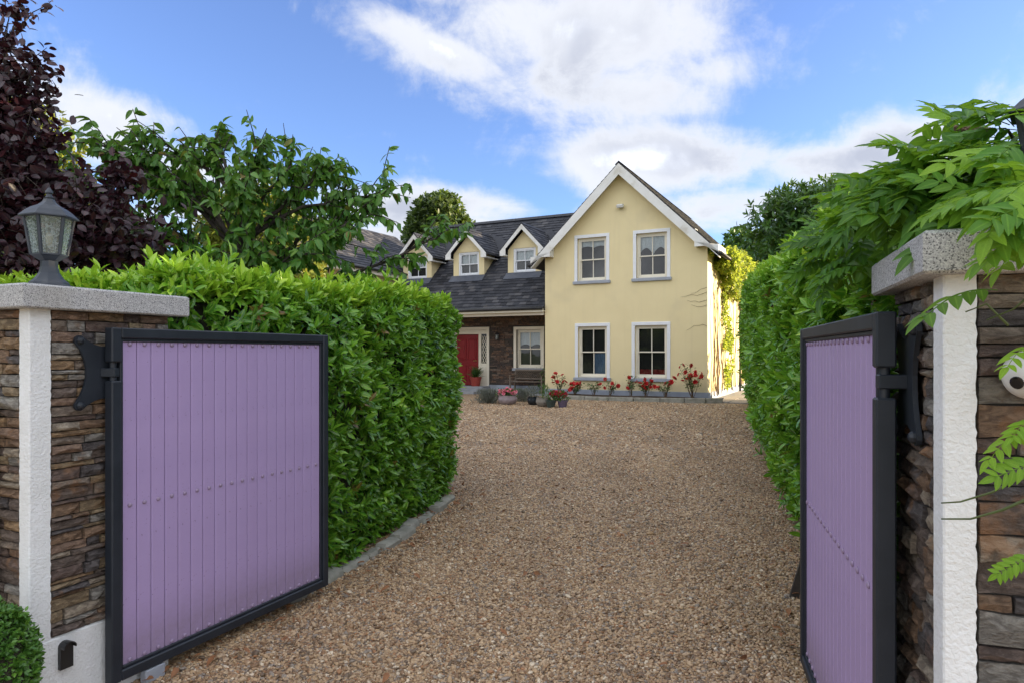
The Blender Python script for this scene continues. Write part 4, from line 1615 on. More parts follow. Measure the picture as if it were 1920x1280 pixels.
def hinge_plate(t, s, pin_s, corner, rdir, fdir, zc):
    """bow-tie plate bolted on the pillar's reveal, with the arm that carries the pin"""
    inv = t.matrix_basis.inverted()
    r, f = Vector((*rdir, 0)), Vector((*fdir, 0))
    O = Vector((*corner, 0)) + r * pin_s + Vector((0, 0, zc)) - f * .016
    M = inv @ (Matrix.Translation(O) @ Matrix((r, -f, Vector((0, 0, 1)))).transposed().to_4x4())
    poly = []
    hw_, hh = .105, .135
    def arc(p, q, bulge, n=7):
        out = []
        for i in range(n):
            u = i / n
            x = p[0] + (q[0] - p[0]) * u
            z = p[1] + (q[1] - p[1]) * u
            k = 4 * u * (1 - u)
            out.append((x + bulge[0] * k, z + bulge[1] * k))
        return out
    # corners (rounded), concave sides
    cs = [(-hw_, -hh), (hw_, -hh), (hw_, hh), (-hw_, hh)]
    r_ = .022
    def lobe(c, a0):
        return [(c[0] + r_ * math.cos(a0 + k * R(30)), c[1] + r_ * math.sin(a0 + k * R(30))) for k in range(-2, 3)]
    sides = [(0, .045), (-.05, 0), (0, -.045), (.05, 0)]
    for i in range(4):
        poly += lobe(cs[i], R(225 + 90 * i))
        a = poly[-1]
        nx_ = cs[(i + 1) % 4]
        b = lobe(nx_, R(225 + 90 * (i + 1)))[0]
        poly += arc(a, b, sides[i])[1:]
    m = MB()
    m.prism(poly, .012, M)
    m.obj('hinge_plate', 'gate_black', t)
    for cx, cz in cs:
        m = MB()
        m.lathe([(.016, .012), (.016, .018), (.010, .026), (.004, .028)], 8, M @ Matrix.Translation((cx, 0, cz)) @ Matrix.Rotation(R(-90), 4, 'X'))
        m.obj('bolt', 'gate_black', t)
    pin = Vector((.022, -s * .025, zc))
    a = M @ Vector((0, .010, 0))
    d = (pin - a)
    d.z = 0
    L = d.length + .018
    ang = math.atan2(d.y, d.x)
    m = MB()
    m.cbox(-.005, L, -.018, .018, -.019, .019, .003, Matrix.Translation((a.x, a.y, zc)) @ Matrix.Rotation(ang, 4, 'Z'))
    m.obj('hinge_arm', 'gate_black', t)


def left_extra(t, s):
    hinge_plate(t, s, .285, LP_C, LP_R, LP_F, 1.418)
    m = MB()
    m.cbox(.16, .26, .0, .04, .015, .075, .004)
    m.obj('drop_block', 'sill_grey', t)


def right_extra(t, s):
    hinge_plate(t, s, .275, RP_C, RP_R, RP_F, 1.425)
    m = MB()
    ring = [(1.40 + .018 + .014 * math.cos(a), -.02, 1.585 + .014 * math.sin(a)) for a in np.linspace(0, 6.283, 13)]
    m.tube(ring, .004, 6)
    m.obj('latch_ring', 'gate_black', t, smooth=True)


gate('lilac_gate', 'lilac boarded gate seen nearly face on, standing open before the laurel hedge', (-1.708, 2.916), (.417, .909), -1, left_extra)
gate('lilac_gate', 'lilac boarded gate seen almost edge on beside the wisteria pillar', (.966, 1.811), (.2625, .965), 1, right_extra)

# a flat bar leaning on the hedge foot beyond the edge-on gate
bar_t = thing('metal_stake', 'flat rusty metal bar leaning against the hedge foot beyond the open gate', 'stake', (1.71, 4.15, 0.01), 0)
m = MB()
m.cbox(-.029, .029, -.005, .005, -.02, .62, .002, Matrix.Rotation(R(13), 4, 'Y') @ Matrix.Rotation(R(8), 4, 'X'))
m.obj('bar', 'prop_metal', bar_t)
m = MB()
m.cbox(-.05, .05, -.03, .03, -.02, .012, .003)
m.obj('foot', 'prop_metal', bar_t)

# photocell on the left pillar's plinth
pc = thing('photocell', 'small black hooded gate sensor on the white base of the lantern pillar', 'sensor', (LP_C[0] + LP_R[0] * .125 + .012 * .909, LP_C[1] + LP_R[1] * .125 - .012 * .417, .30), math.atan2(LP_R[1], LP_R[0]))
m = MB()
arch = [(-.026, -.09), (.026, -.09)] + [(.026 * math.cos(a), .022 * math.sin(a)) for a in np.linspace(0, math.pi, 9)]
m.prism(arch, .018, Matrix.Translation((0, -.018, 0)))
m.obj('housing', 'black_plastic', pc)
m = MB()
o_ = [(.026 * math.cos(a), .022 * math.sin(a)) for a in np.linspace(-.2, math.pi + .2, 11)]
i_ = [(.022 * math.cos(a), .018 * math.sin(a)) for a in np.linspace(math.pi + .2, -.2, 11)]
m.prism(o_ + i_, .022, Matrix.Translation((0, -.041, 0)))
m.obj('hood', 'black_plastic', pc)

# security camera on the right pillar's front
sc_ = thing('security_camera', 'white ball security camera with two dark lenses on the dark stone pillar front', 'camera', (1.100, 1.465, 1.455), math.atan2(RP_F[1], RP_F[0]))
m = MB()
m.lathe([(.05, 0), (.05, .02), (.035, .03)], 20, Matrix.Translation((0.02, .04, 0)) @ Matrix.Rotation(R(90), 4, 'X'))
m.obj('mount', 'white_plastic', sc_, smooth=True, angle=40)
m = MB()
prof = [(.052 * math.cos(a), .052 * math.sin(a)) for a in np.linspace(-1.55, 1.55, 15)]
m.lathe(prof, 24, Matrix.Translation((0.005, -.018, 0)))
m.obj('body', 'white_plastic', sc_, smooth=True)
for dx, dz in ((-.036, -.016), (-.008, -.020)):
    n = Vector((dx, -math.sqrt(.052 ** 2 - dx * dx - dz * dz), dz))
    q = n.to_track_quat('Z', 'Y').to_matrix().to_4x4()
    m = MB()
    m.lathe([(.0135, -.004), (.0135, .0012), (.010, .0022)], 16, Matrix.Translation(Vector((.005, -.018, 0)) + n) @ q)
    m.obj('lens', 'lens_black', sc_)

# rendered wall beyond the left pillar
gw = thing('garden_wall', 'low cream rendered street wall joining the lantern pillar', 'wall', (LP_C[0], LP_C[1], 0), math.atan2(LP_F[1], LP_F[0]))
MB().cbox(.185, 3.2, .02, .16, 0, 1.28, .012).obj('wall', 'yellow_wall_render', gw)
m = MB()
m.cbox(.18, 3.2, -.0, .18, 1.281, 1.33, .01)
m.obj('coping', 'yellow_wall_render', gw)


# ------------------------------------------------------------------ hedges
def hedge(name, label, path, hfun, bulge, thick, density, leaf_len, back, seed, young=0.0, singles=300, top_tint=.62, face_tint=.30, lump=.07, loose=0.35):
    """clipped laurel: leaf whorls over the outside of a dark branchy core. path: front base line, 'back' points to the inside"""
    rng = np.random.default_rng(seed)
    pts = np.array(path, float)
    seg = np.linalg.norm(np.diff(pts, axis=0), axis=1)
    cum = np.concatenate([[0], np.cumsum(seg)])
    L = cum[-1]

    def at(s):
        x = np.interp(s, cum, pts[:, 0]); y = np.interp(s, cum, pts[:, 1])
        e = .15
        x1 = np.interp(np.minimum(s + e, L), cum, pts[:, 0]); y1 = np.interp(np.minimum(s + e, L), cum, pts[:, 1])
        x0 = np.interp(np.maximum(s - e, 0), cum, pts[:, 0]); y0 = np.interp(np.maximum(s - e, 0), cum, pts[:, 1])
        t = unit(np.stack([x1 - x0, y1 - y0], -1))
        n = np.stack([t[:, 1], -t[:, 0]], -1) * back
        return x, y, n

    def nz(x, y, z, f=1.6):
        return np.array([mnoise.noise(Vector((a * f, b * f, c * f + seed))) for a, b, c in zip(x, y, z)])

    t = thing(name, label, 'hedge', (float(pts[len(pts) // 2][0]), float(pts[len(pts) // 2][1]), 0))
    # front
    H0 = float(np.mean(hfun(pts[:, 0], pts[:, 1])))
    n1 = int(L * H0 * density)
    s = rng.uniform(0, L, n1)
    # more sprigs where the hedge is near the eye
    x, y, n = at(s)
    h = hfun(x, y)
    v = rng.random(n1)
    z = .04 + v * (h - .04)
    off = bulge(z / h) + lump * nz(x, y, z) + .5 * lump * nz(x, y, z, 4.0) - np.abs(rng.normal(0, .075, n1)) + loose * (rng.random(n1) > .93) * rng.uniform(0, .14, n1)
    off = np.where(y < 3.3, np.minimum(off, .13 + .35 * np.maximum(z - 1.62, 0)), off)
    # rounded shoulder
    sh = np.clip((z / h - .90) / .10, 0, 1)
    off = off - .12 * sh ** 2
    P1 = np.stack([x + n[:, 0] * off, y + n[:, 1] * off, z], 1)
    S1 = np.concatenate([n, np.full((n1, 1), .25) + .9 * sh[:, None]], 1) + rng.normal(0, .38, (n1, 3))
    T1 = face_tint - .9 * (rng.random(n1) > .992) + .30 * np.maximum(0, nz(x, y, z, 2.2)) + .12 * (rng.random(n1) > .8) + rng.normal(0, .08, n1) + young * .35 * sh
    # top
    n2 = int(L * thick * density * 1.1)
    s = rng.uniform(0, L, n2)
    x, y, n = at(s)
    w = rng.random(n2) ** 1.4 * thick
    h = hfun(x, y)
    z = h - .03 + lump * nz(x, y, h) + rng.uniform(-.06, .05, n2) + (rng.random(n2) > .92) * rng.uniform(0, .13, n2)
    o2 = bulge(np.ones(n2)) - .06 - w
    P2 = np.stack([x + n[:, 0] * o2, y + n[:, 1] * o2, z], 1)
    S2 = np.stack([n[:, 0] * .35, n[:, 1] * .35, np.ones(n2)], 1) + rng.normal(0, .3, (n2, 3))
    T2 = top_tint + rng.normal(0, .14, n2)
    k = 6
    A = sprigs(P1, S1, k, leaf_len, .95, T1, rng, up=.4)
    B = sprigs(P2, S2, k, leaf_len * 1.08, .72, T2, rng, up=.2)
    Pp, Rr, Ss, Tt = (np.concatenate(q) for q in zip(A, B))
    ok = Pp[:, 2] > .03
    tip = Pp + Rr[:, :, 0] * Ss[:, None]
    for hx, hy, dx, dy, nx_, ny_ in ((-1.708, 2.916, .417, .909, -.909, .417), (.966, 1.811, .2625, .965, .965, -.2625)):
        for Q in (Pp, tip):
            sd = (Q[:, 0] - hx) * dx + (Q[:, 1] - hy) * dy
            nd = (Q[:, 0] - hx) * nx_ + (Q[:, 1] - hy) * ny_
            ok &= ~((sd > -.15) & (sd < 1.5) & (np.abs(nd) < .5) & (nd < .075) & (Q[:, 2] < 1.66))
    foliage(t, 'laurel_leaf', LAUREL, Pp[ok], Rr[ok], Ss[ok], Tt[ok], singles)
    # shoots: stems standing out of the top
    m = MB()
    for i in rng.choice(n2, min(n2, 160), replace=False):
        p = P2[i]
        m.tube([p - S2[i] / np.linalg.norm(S2[i]) * .16, p], [.004, .0025], 4)
    world_part(m.obj('shoots', 'green_stem', kind='stuff'), t)
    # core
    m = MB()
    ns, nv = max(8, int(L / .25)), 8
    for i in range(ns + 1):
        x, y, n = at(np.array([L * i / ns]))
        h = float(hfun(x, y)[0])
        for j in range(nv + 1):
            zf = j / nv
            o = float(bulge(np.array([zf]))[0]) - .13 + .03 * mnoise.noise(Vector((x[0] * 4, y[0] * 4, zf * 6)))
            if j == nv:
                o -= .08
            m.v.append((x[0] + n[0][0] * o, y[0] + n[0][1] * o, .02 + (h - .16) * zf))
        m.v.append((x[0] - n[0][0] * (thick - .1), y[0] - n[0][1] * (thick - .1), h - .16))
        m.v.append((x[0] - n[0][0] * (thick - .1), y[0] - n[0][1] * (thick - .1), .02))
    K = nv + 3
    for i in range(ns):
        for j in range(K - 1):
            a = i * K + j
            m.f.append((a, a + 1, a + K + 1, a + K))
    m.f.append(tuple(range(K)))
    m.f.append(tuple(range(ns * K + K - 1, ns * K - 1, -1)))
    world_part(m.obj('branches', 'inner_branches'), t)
    return t


lpath = [(-3.6, 4.45), (-2.5, 3.90), (-1.78, 3.56), (-1.50, 3.86), (-1.32, 4.35), (-1.18, 4.75), (-1.02, 5.3), (-.84, 6.15), (-.68, 7.0), (-.68, 7.35), (-.95, 7.65), (-1.6, 7.95), (-2.6, 8.3)]
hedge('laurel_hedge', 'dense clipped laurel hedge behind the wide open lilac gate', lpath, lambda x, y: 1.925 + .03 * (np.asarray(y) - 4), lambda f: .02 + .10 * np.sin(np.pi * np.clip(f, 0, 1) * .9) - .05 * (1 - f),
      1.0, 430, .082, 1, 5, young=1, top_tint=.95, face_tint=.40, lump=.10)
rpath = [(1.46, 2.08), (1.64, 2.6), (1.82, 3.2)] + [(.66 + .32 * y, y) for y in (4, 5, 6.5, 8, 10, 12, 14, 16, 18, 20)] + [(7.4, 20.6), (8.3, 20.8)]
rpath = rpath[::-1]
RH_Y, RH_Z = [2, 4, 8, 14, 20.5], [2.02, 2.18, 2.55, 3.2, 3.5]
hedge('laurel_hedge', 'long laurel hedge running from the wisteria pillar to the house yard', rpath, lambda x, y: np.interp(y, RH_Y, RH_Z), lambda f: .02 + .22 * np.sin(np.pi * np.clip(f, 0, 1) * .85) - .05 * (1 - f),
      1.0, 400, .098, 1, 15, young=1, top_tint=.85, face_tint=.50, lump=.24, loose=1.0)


# kerb stones along the foot of the left hedge
kb = thing('kerb', 'low weathered concrete edging stones along the foot of the hedge', 'kerb', (-1.1, 4.9, 0), 0, kind='structure')
ks = [(-1.36, 4.05), (-1.22, 4.45), (-1.105, 4.83), (-.985, 5.22), (-.865, 5.72), (-.755, 6.25), (-.66, 6.8)]
kp = np.array(ks)
kc = np.concatenate([[0], np.cumsum(np.linalg.norm(np.diff(kp, axis=0), axis=1))])
rk = random.Random(19)
sk = 0.0
while sk < kc[-1] - .12:
    l = rk.uniform(.16, .40)
    p0 = (np.interp(sk, kc, kp[:, 0]), np.interp(sk, kc, kp[:, 1]))
    p1 = (np.interp(sk + l, kc, kp[:, 0]), np.interp(sk + l, kc, kp[:, 1]))
    ang = math.atan2(p1[1] - p0[1], p1[0] - p0[0]) + rk.uniform(-.07, .07)
    w, h = rk.uniform(.045, .07), rk.uniform(.03, .075)
    m = MB()
    m.cbox(.008, l - .008, -w, w, -.02, h, rk.uniform(.014, .024), Matrix.Translation((p0[0] + rk.uniform(-.015, .015), p0[1], 0)) @ Matrix.Rotation(ang, 4, 'Z') @ Matrix.Rotation(rk.uniform(-.06, .06), 4, 'X') @ Matrix.Rotation(rk.uniform(-.03, .03), 4, 'Y'))
    for q, v in enumerate(m.v):
        m.v[q] = (v[0] + rk.uniform(-.006, .006), v[1] + rk.uniform(-.006, .006), v[2] + rk.uniform(-.005, .005))
    world_part(m.obj('stone', 'kerb_stone', smooth=True, angle=50), kb)
    sk += l


# ------------------------------------------------------------------ trees
def grow(base_pts, rng, n_twig, tl, spread=.9, up=.15):
    """twigs along a limb polyline: list of (start, end, middle)"""
    P = [Vector(p) for p in base_pts]
    out = []
    for _ in range(n_twig):
        k = rng.random() ** .7 * (len(P) - 1)
        i = min(int(k), len(P) - 2)
        p = P[i].lerp(P[i + 1], k - i)
        d = (P[i + 1] - P[i]).normalized() + Vector((rng.uniform(-1, 1), rng.uniform(-1, 1), rng.uniform(-1, 1) + up)) * spread
        d.normalize()
        q = p + d * tl * rng.uniform(.5, 1.2)
        mid = p.lerp(q, .5) + Vector((0, 0, .06 * tl))
        out.append((p, mid, q))
    return out


def limb_pts(a, b, sag=.0, n=6, rng=random):
    a, b = Vector(a), Vector(b)
    out = []
    for i in range(n + 1):
        t = i / n
        p = a.lerp(b, t)
        p.z += sag * math.sin(math.pi * t)
        if 0 < i < n:
            p += Vector((rng.uniform(-1, 1), rng.uniform(-1, 1), rng.uniform(-1, 1))) * (b - a).length * .025
        out.append(p)
    return out


def cherry():
    rng = random.Random(3)
    nr = np.random.default_rng(3)
    t = thing('cherry_tree', 'spreading cherry tree with drooping green leaves rising behind the hedge', 'tree', (-2.5, 6.2, 0))
    trunk = [(-2.55, 6.25, 0), (-2.52, 6.2, 1.0), (-2.50, 6.2, 1.9), (-2.47, 6.2, 2.45), (-2.50, 6.2, 2.9), (-2.62, 6.2, 3.25)]
    m = MB()
    m.tube(trunk, [.08, .065, .05, .035, .022, .012], 8)
    starts = {0: trunk[2], 1: trunk[3], 2: trunk[4], 3: (-2.5, 6.2, 1.6)}
    ends = [(0, 640, 450, 6.0, .1), (0, 850, 436, 6.5, -.05), (1, 715, 360, 6.4, .12), (1, 610, 328, 6.2, .08), (1, 545, 312, 6.0, .08), (2, 490, 290, 6.1, .06), (2, 400, 268, 6.2, .03),
            (2, 330, 285, 6.1, .06), (1, 275, 290, 6.0, .1), (1, 265, 325, 5.9, .1), (0, 235, 400, 5.9, .12), (0, 640, 395, 6.6, .1), (0, 560, 345, 6.6, .1), (3, 350, 455, 5.8, .1),
            (3, 560, 465, 5.8, .1), (0, 450, 380, 5.7, .1), (1, 470, 320, 6.6, .1), (1, 360, 330, 6.5, .1), (3, 470, 470, 5.7, .05), (0, 690, 400, 6.3, .1), (3, 280, 470, 5.7, .1), (3, 170, 440, 6.0, .1), (1, 160, 262, 6.0, .12), (1, 200, 300, 6.0, .1), (0, 150, 330, 5.9, .1)]
    P, D = [], []
    for si, x, y, d, sag in ends:
        lp = limb_pts(starts[si], px(x, y, d), sag, 7, rng)
        ln = (lp[-1] - lp[0]).length
        n = len(lp)
        m.tube(lp, [.019 * (1 - .8 * i / n) + .003 for i in range(n)], 6)
        tw = grow(lp[1:], rng, int(12 + 11 * ln), .36, .85, .05)
        tw.append((lp[-2], lp[-2].lerp(lp[-1], .5), lp[-1]))
        for a, b, c in tw:
            m.tube([a, b, c], [.007, .005, .003], 4)
            for k in range(11):
                u = rng.random() ** .6
                q = a.lerp(b, u * 2) if u < .5 else b.lerp(c, u * 2 - 1)
                P.append(q)
                dd = (c - a).normalized() * .45 + Vector((rng.gauss(0, .6), rng.gauss(0, .6), -.75 + rng.gauss(0, .35)))
                D.append(dd)
    world_part(m.obj('trunk', 'bark', smooth=True), t)
    P, D = np.array([tuple(p) for p in P]), np.array([tuple(p) for p in D])
    N = len(P)
    nrm = np.array([0, 0, 1.0]) + nr.normal(0, .55, (N, 3))
    T = np.clip(nr.normal(.42, .18, N) + .5 * (nr.random(N) > .975), 0, 1)
    foliage(t, 'cherry_leaf', CHERRY, P, frames(D, nrm), nr.uniform(.075, .125, N), T, 300)


cherry()


def plum():
    rng = random.Random(4)
    nr = np.random.default_rng(4)
    t = thing('purple_plum_tree', 'dark purple leaved plum tree behind the lantern pillar', 'tree', (-4.3, 5.3, 0))
    m = MB()
    trunk = [(-4.3, 5.3, 0), (-4.25, 5.25, 1.0), (-4.2, 5.2, 1.8), (-4.1, 5.2, 2.6), (-4.0, 5.1, 3.4)]
    m.tube(trunk, [.12, .10, .08, .06, .03], 8)
    # centres of the leafy masses: photo x, y, depth, radius (m), leaves
    blobs = [(0, 160, 5.0, .22, 300), (12, 215, 5.0, .25, 380), (-20, 240, 5.0, .45, 500), (38, 300, 4.9, .29, 450), (10, 330, 5.0, .42, 700), (70, 290, 5.0, .15, 120), (60, 385, 4.9, .36, 650), (20, 440, 4.8, .42, 800),
             (125, 385, 5.0, .24, 330), (150, 420, 4.9, .33, 520), (100, 450, 4.8, .36, 620), (200, 390, 5.1, .20, 180), (210, 440, 4.9, .30, 420), (160, 490, 4.8, .32, 500), (40, 500, 4.7, .36, 600), (240, 345, 5.1, .16, 110), (250, 465, 4.9, .22, 200),
             (-60, 120, 5.1, .36, 300), (-70, 380, 5.0, .5, 500), (230, 320, 5.1, .12, 70), (8, 85, 5.0, .14, 60), (62, 120, 5.0, .13, 70), (60, 170, 5.0, .14, 70), (100, 240, 5.0, .08, 25), (95, 500, 4.7, .3, 400)]
    twigs = [(20, 60, 5.0), (22, 10, 5.0), (12, -20, 5.0), (45, 0, 5.0), (104, -4, 5.0), (88, 90, 5.0), (112, 240, 5.0), (110, 250, 5.0), (85, 150, 5.0), (100, 180, 5.0), (265, 330, 5.1)]
    P, D = [], []
    for x, y, d, r, n in blobs:
        c = Vector(px(x, y, d))
        lp = limb_pts(trunk[3] if y < 330 else trunk[2], c, .05, 5, rng)
        m.tube(lp, [.02, .017, .014, .011, .008, .006], 5)
        for _ in range(n // 10):
            g1 = lambda a: max(-1.9 * a, min(1.9 * a, rng.gauss(0, a)))
            q = c + Vector((g1(.55), g1(.6), g1(.55))) * r
            m.tube([c.lerp(q, .2), q], [.004, .002], 4)
            for k in range(10):
                P.append(c.lerp(q, rng.uniform(.3, 1.1)) + Vector((rng.gauss(0, .05), rng.gauss(0, .05), rng.gauss(0, .05))))
                D.append(Vector((rng.gauss(0, 1), rng.gauss(0, 1), rng.gauss(-.25, .8))))
    for x, y, d in twigs:
        c = Vector(px(x, y, d))
        a = Vector(px(min(x, 60) * .4, y + 70, d + .1))
        lp = limb_pts(a, c, .02, 4, rng)
        m.tube(lp, [.006, .005, .004, .003, .002], 4)
        for k in range(26):
            u = rng.random()
            P.append(a.lerp(c, u) + Vector((rng.gauss(0, .025), rng.gauss(0, .025), rng.gauss(0, .025))))
            D.append(Vector((rng.gauss(.3, 1), rng.gauss(0, 1), rng.gauss(-.3, .8))))
    world_part(m.obj('trunk', 'bark', smooth=True), t)
    P, D = np.array([tuple(p) for p in P]), np.array([tuple(p) for p in D])
    N = len(P)
    foliage(t, 'plum_leaf', PLUM, P, frames(D, np.array([0, -.3, 1.0]) + nr.normal(0, .7, (N, 3))), nr.uniform(.05, .085, N), np.clip(nr.normal(.45, .22, N), 0, 1), 300)


plum()


def crown_tree(name, label, cat, base, height, blobs, leafm, size, n, seed, tmpl=SIMPLE, trunk_r=.2, tint=(.45, .2), sprig=True, group=None):
    """a tree or tall shrub from leafy masses: blobs are (dx, dy, z, rx, rz)"""
    rng = np.random.default_rng(seed)
    rr = random.Random(seed)
    t = thing(name, label, cat, (base[0], base[1], 0), 0, group)
    m = MB()
    top = Vector((base[0], base[1], height * .75))
    m.tube(limb_pts((base[0], base[1], 0), top, 0, 5, rr), [trunk_r * (1 - .15 * i) for i in range(6)], 8)
    vol = np.array([b[3] ** 2 * b[4] for b in blobs])
    vol = vol / vol.sum()
    P, S = [], []
    for b, w in zip(blobs, vol):
        c = np.array([base[0] + b[0], base[1] + b[1], b[2]])
        lp = limb_pts((base[0], base[1], max(.3, min(b[2] - b[4], height * .6))), tuple(c), .1, 4, rr)
        m.tube(lp, [trunk_r * .4 * (1 - .2 * i) for i in range(5)], 6)
        k = max(20, int(n * w))
        d = unit(rng.normal(0, 1, (k, 3)))
        lum = np.array([1 + .30 * mnoise.noise(Vector((q[0] * 2.4 + b[0], q[1] * 2.4 + b[1], q[2] * 2.4 + seed))) + .15 * mnoise.noise(Vector((q[0] * 6, q[1] * 6, q[2] * 6 + seed))) for q in d])
        rad = (rng.uniform(.45, 1.0, k) ** .45) * lum
        P.append(c + d * rad[:, None] * np.array([b[3], b[3], b[4]]))
        S.append(d + np.array([0, 0, .35]) + rng.normal(0, .35, (k, 3)))
    P, S = np.concatenate(P), np.concatenate(S)
    T = np.clip(rng.normal(tint[0], tint[1], len(P)), 0, 1)
    world_part(m.obj('trunk', 'bark', smooth=True), t)
    A = sprigs(P, S, 5, size, 1.0, T, rng, up=.4)
    ok = A[0][:, 2] > .05
    foliage(t, leafm, tmpl, *(q[ok] for q in A), singles=0, name='crown')
    return t


# tall laurel shrubs beyond the right hedge
crown_tree('laurel_shrub', 'tall dark laurel bush standing above the hedge right of the house', 'shrub', (6.45, 14.6), 5.0,
           [(0, 0, 3.9, 1.1, 1.2), (-.05, -.1, 2.9, 1.0, 1.2), (.45, .1, 4.4, .85, .85), (-.2, .2, 4.6, .8, .6), (.7, 0, 3.2, 1.0, 1.2), (-.62, -.1, 4.1, .85, .85), (.9, -.2, 4.6, .7, .6)], 'dark_laurel_leaf', .15, 3600, 31, LAUREL, .08)
crown_tree('laurel_shrub', 'second tall laurel bush, partly behind the wisteria leaves', 'shrub', (7.7, 14.2), 4.9,
           [(0, 0, 3.9, 1.1, 1.1), (.5, 0, 3.1, 1.1, 1.2), (-.5, -.2, 3.4, 1.0, 1.2), (.9, -.3, 4.2, .8, .8)], 'dark_laurel_leaf', .15, 2800, 33, LAUREL, .08)
# trees behind the house and in the left garden
crown_tree('distant_tree', 'round green tree showing above the slate ridge left of the gable', 'tree', (-4.9, 46), 12.6,
           [(0, 0, 9.9, 2.0, 2.4), (-1.0, 0, 8.9, 1.6, 1.7), (1.1, 0, 9.0, 1.6, 1.7), (.2, 0, 11.2, 1.2, 1.2), (1.9, 0, 8.3, 1.0, 1.2)], 'tree_leaf', .34, 2400, 41, SIMPLE, .3, (.5, .25))
crown_tree('distant_tree', 'dark tree far behind the creeper covered corner of the house', 'tree', (15.6, 46), 10.3,
           [(0, 0, 7.6, 1.6, 2.3), (1.6, 0, 7.4, 1.6, 2.4), (-.8, 0, 6.9, 1.1, 1.6)], 'dark_laurel_leaf', .34, 1600, 43, SIMPLE, .3, (.5, .2))
crown_tree('yellow_tree', 'yellow green tree glowing in sun behind the cherry branches', 'tree', (-6.6, 17.5), 6.0,
           [(0, 0, 4.6, 1.25, 1.2), (-.9, 0, 3.8, 1.0, 1.2), (.9, 0, 3.9, 1.0, 1.2), (0, 0, 5.2, .8, .7)], 'yellow_leaf', .16, 1900, 45, SIMPLE, .12)
crown_tree('yellow_tree', 'yellow green tree peeping out beside the purple plum leaves', 'tree', (-10.6, 15.0), 7.4,
           [(0, 0, 5.6, 1.1, 1.4), (.5, 0, 4.6, 1.0, 1.2), (-.8, 0, 5.0, 1.2, 1.5), (1.2, 0, 3.9, 1.0, 1.3)], 'yellow_leaf', .16, 1900, 47, SIMPLE, .12)
# the tall trees on the sunny side that keep the drive in shade
for k, (x, y, h) in enumerate(((12.6, 20.0, 4.4), (12.8, 17.4, 6.4), (11.6, 14.2, 6.6), (10.6, 11.4, 6.8), (9.6, 8.6, 7.0), (8.6, 5.6, 7.0), (7.8, 2.6, 6.6), (14.0, 13.0, 8.4), (12.5, 7.0, 8.4))):
    crown_tree('boundary_tree', 'leafy boundary tree standing beyond the long laurel hedge', 'tree', (x, y), h,
               [(0, 0, h * .62, 1.5, h * .34), (.5, .4, h * .42, 1.4, h * .34), (-.4, -.5, h * .42, 1.4, h * .36), (0, .2, h * .22, 1.4, h * .24)], 'tree_leaf', .30, 1700, 60 + k, SIMPLE, .18, group='boundary trees beyond the hedge')
# the left garden: what the windows mirror
for k, (x, y, h, m_) in enumerate(((-9.2, 8.6, 5.2, 'tree_leaf'), (-12.5, 5.5, 6.0, 'tree_leaf'), (-15.0, 10.0, 6.4, 'yellow_leaf'), (-17.5, 4.0, 7.0, 'tree_leaf'), (-9.5, 3.0, 4.6, 'dark_laurel_leaf'), (-19.5, -1.5, 7.0, 'tree_leaf'), (-13, 1, 5, 'dark_laurel_leaf'))):
    crown_tree('garden_tree', 'leafy garden tree beyond the purple plum, mirrored in the house windows', 'tree', (x, y), h,
               [(0, 0, h * .62, 1.6, h * .34), (.9, .3, h * .40, 1.5, h * .34), (-.9, -.2, h * .42, 1.5, h * .36)], m_, .26, 1300, 80 + k, SIMPLE, .15, group='garden trees mirrored in the windows')


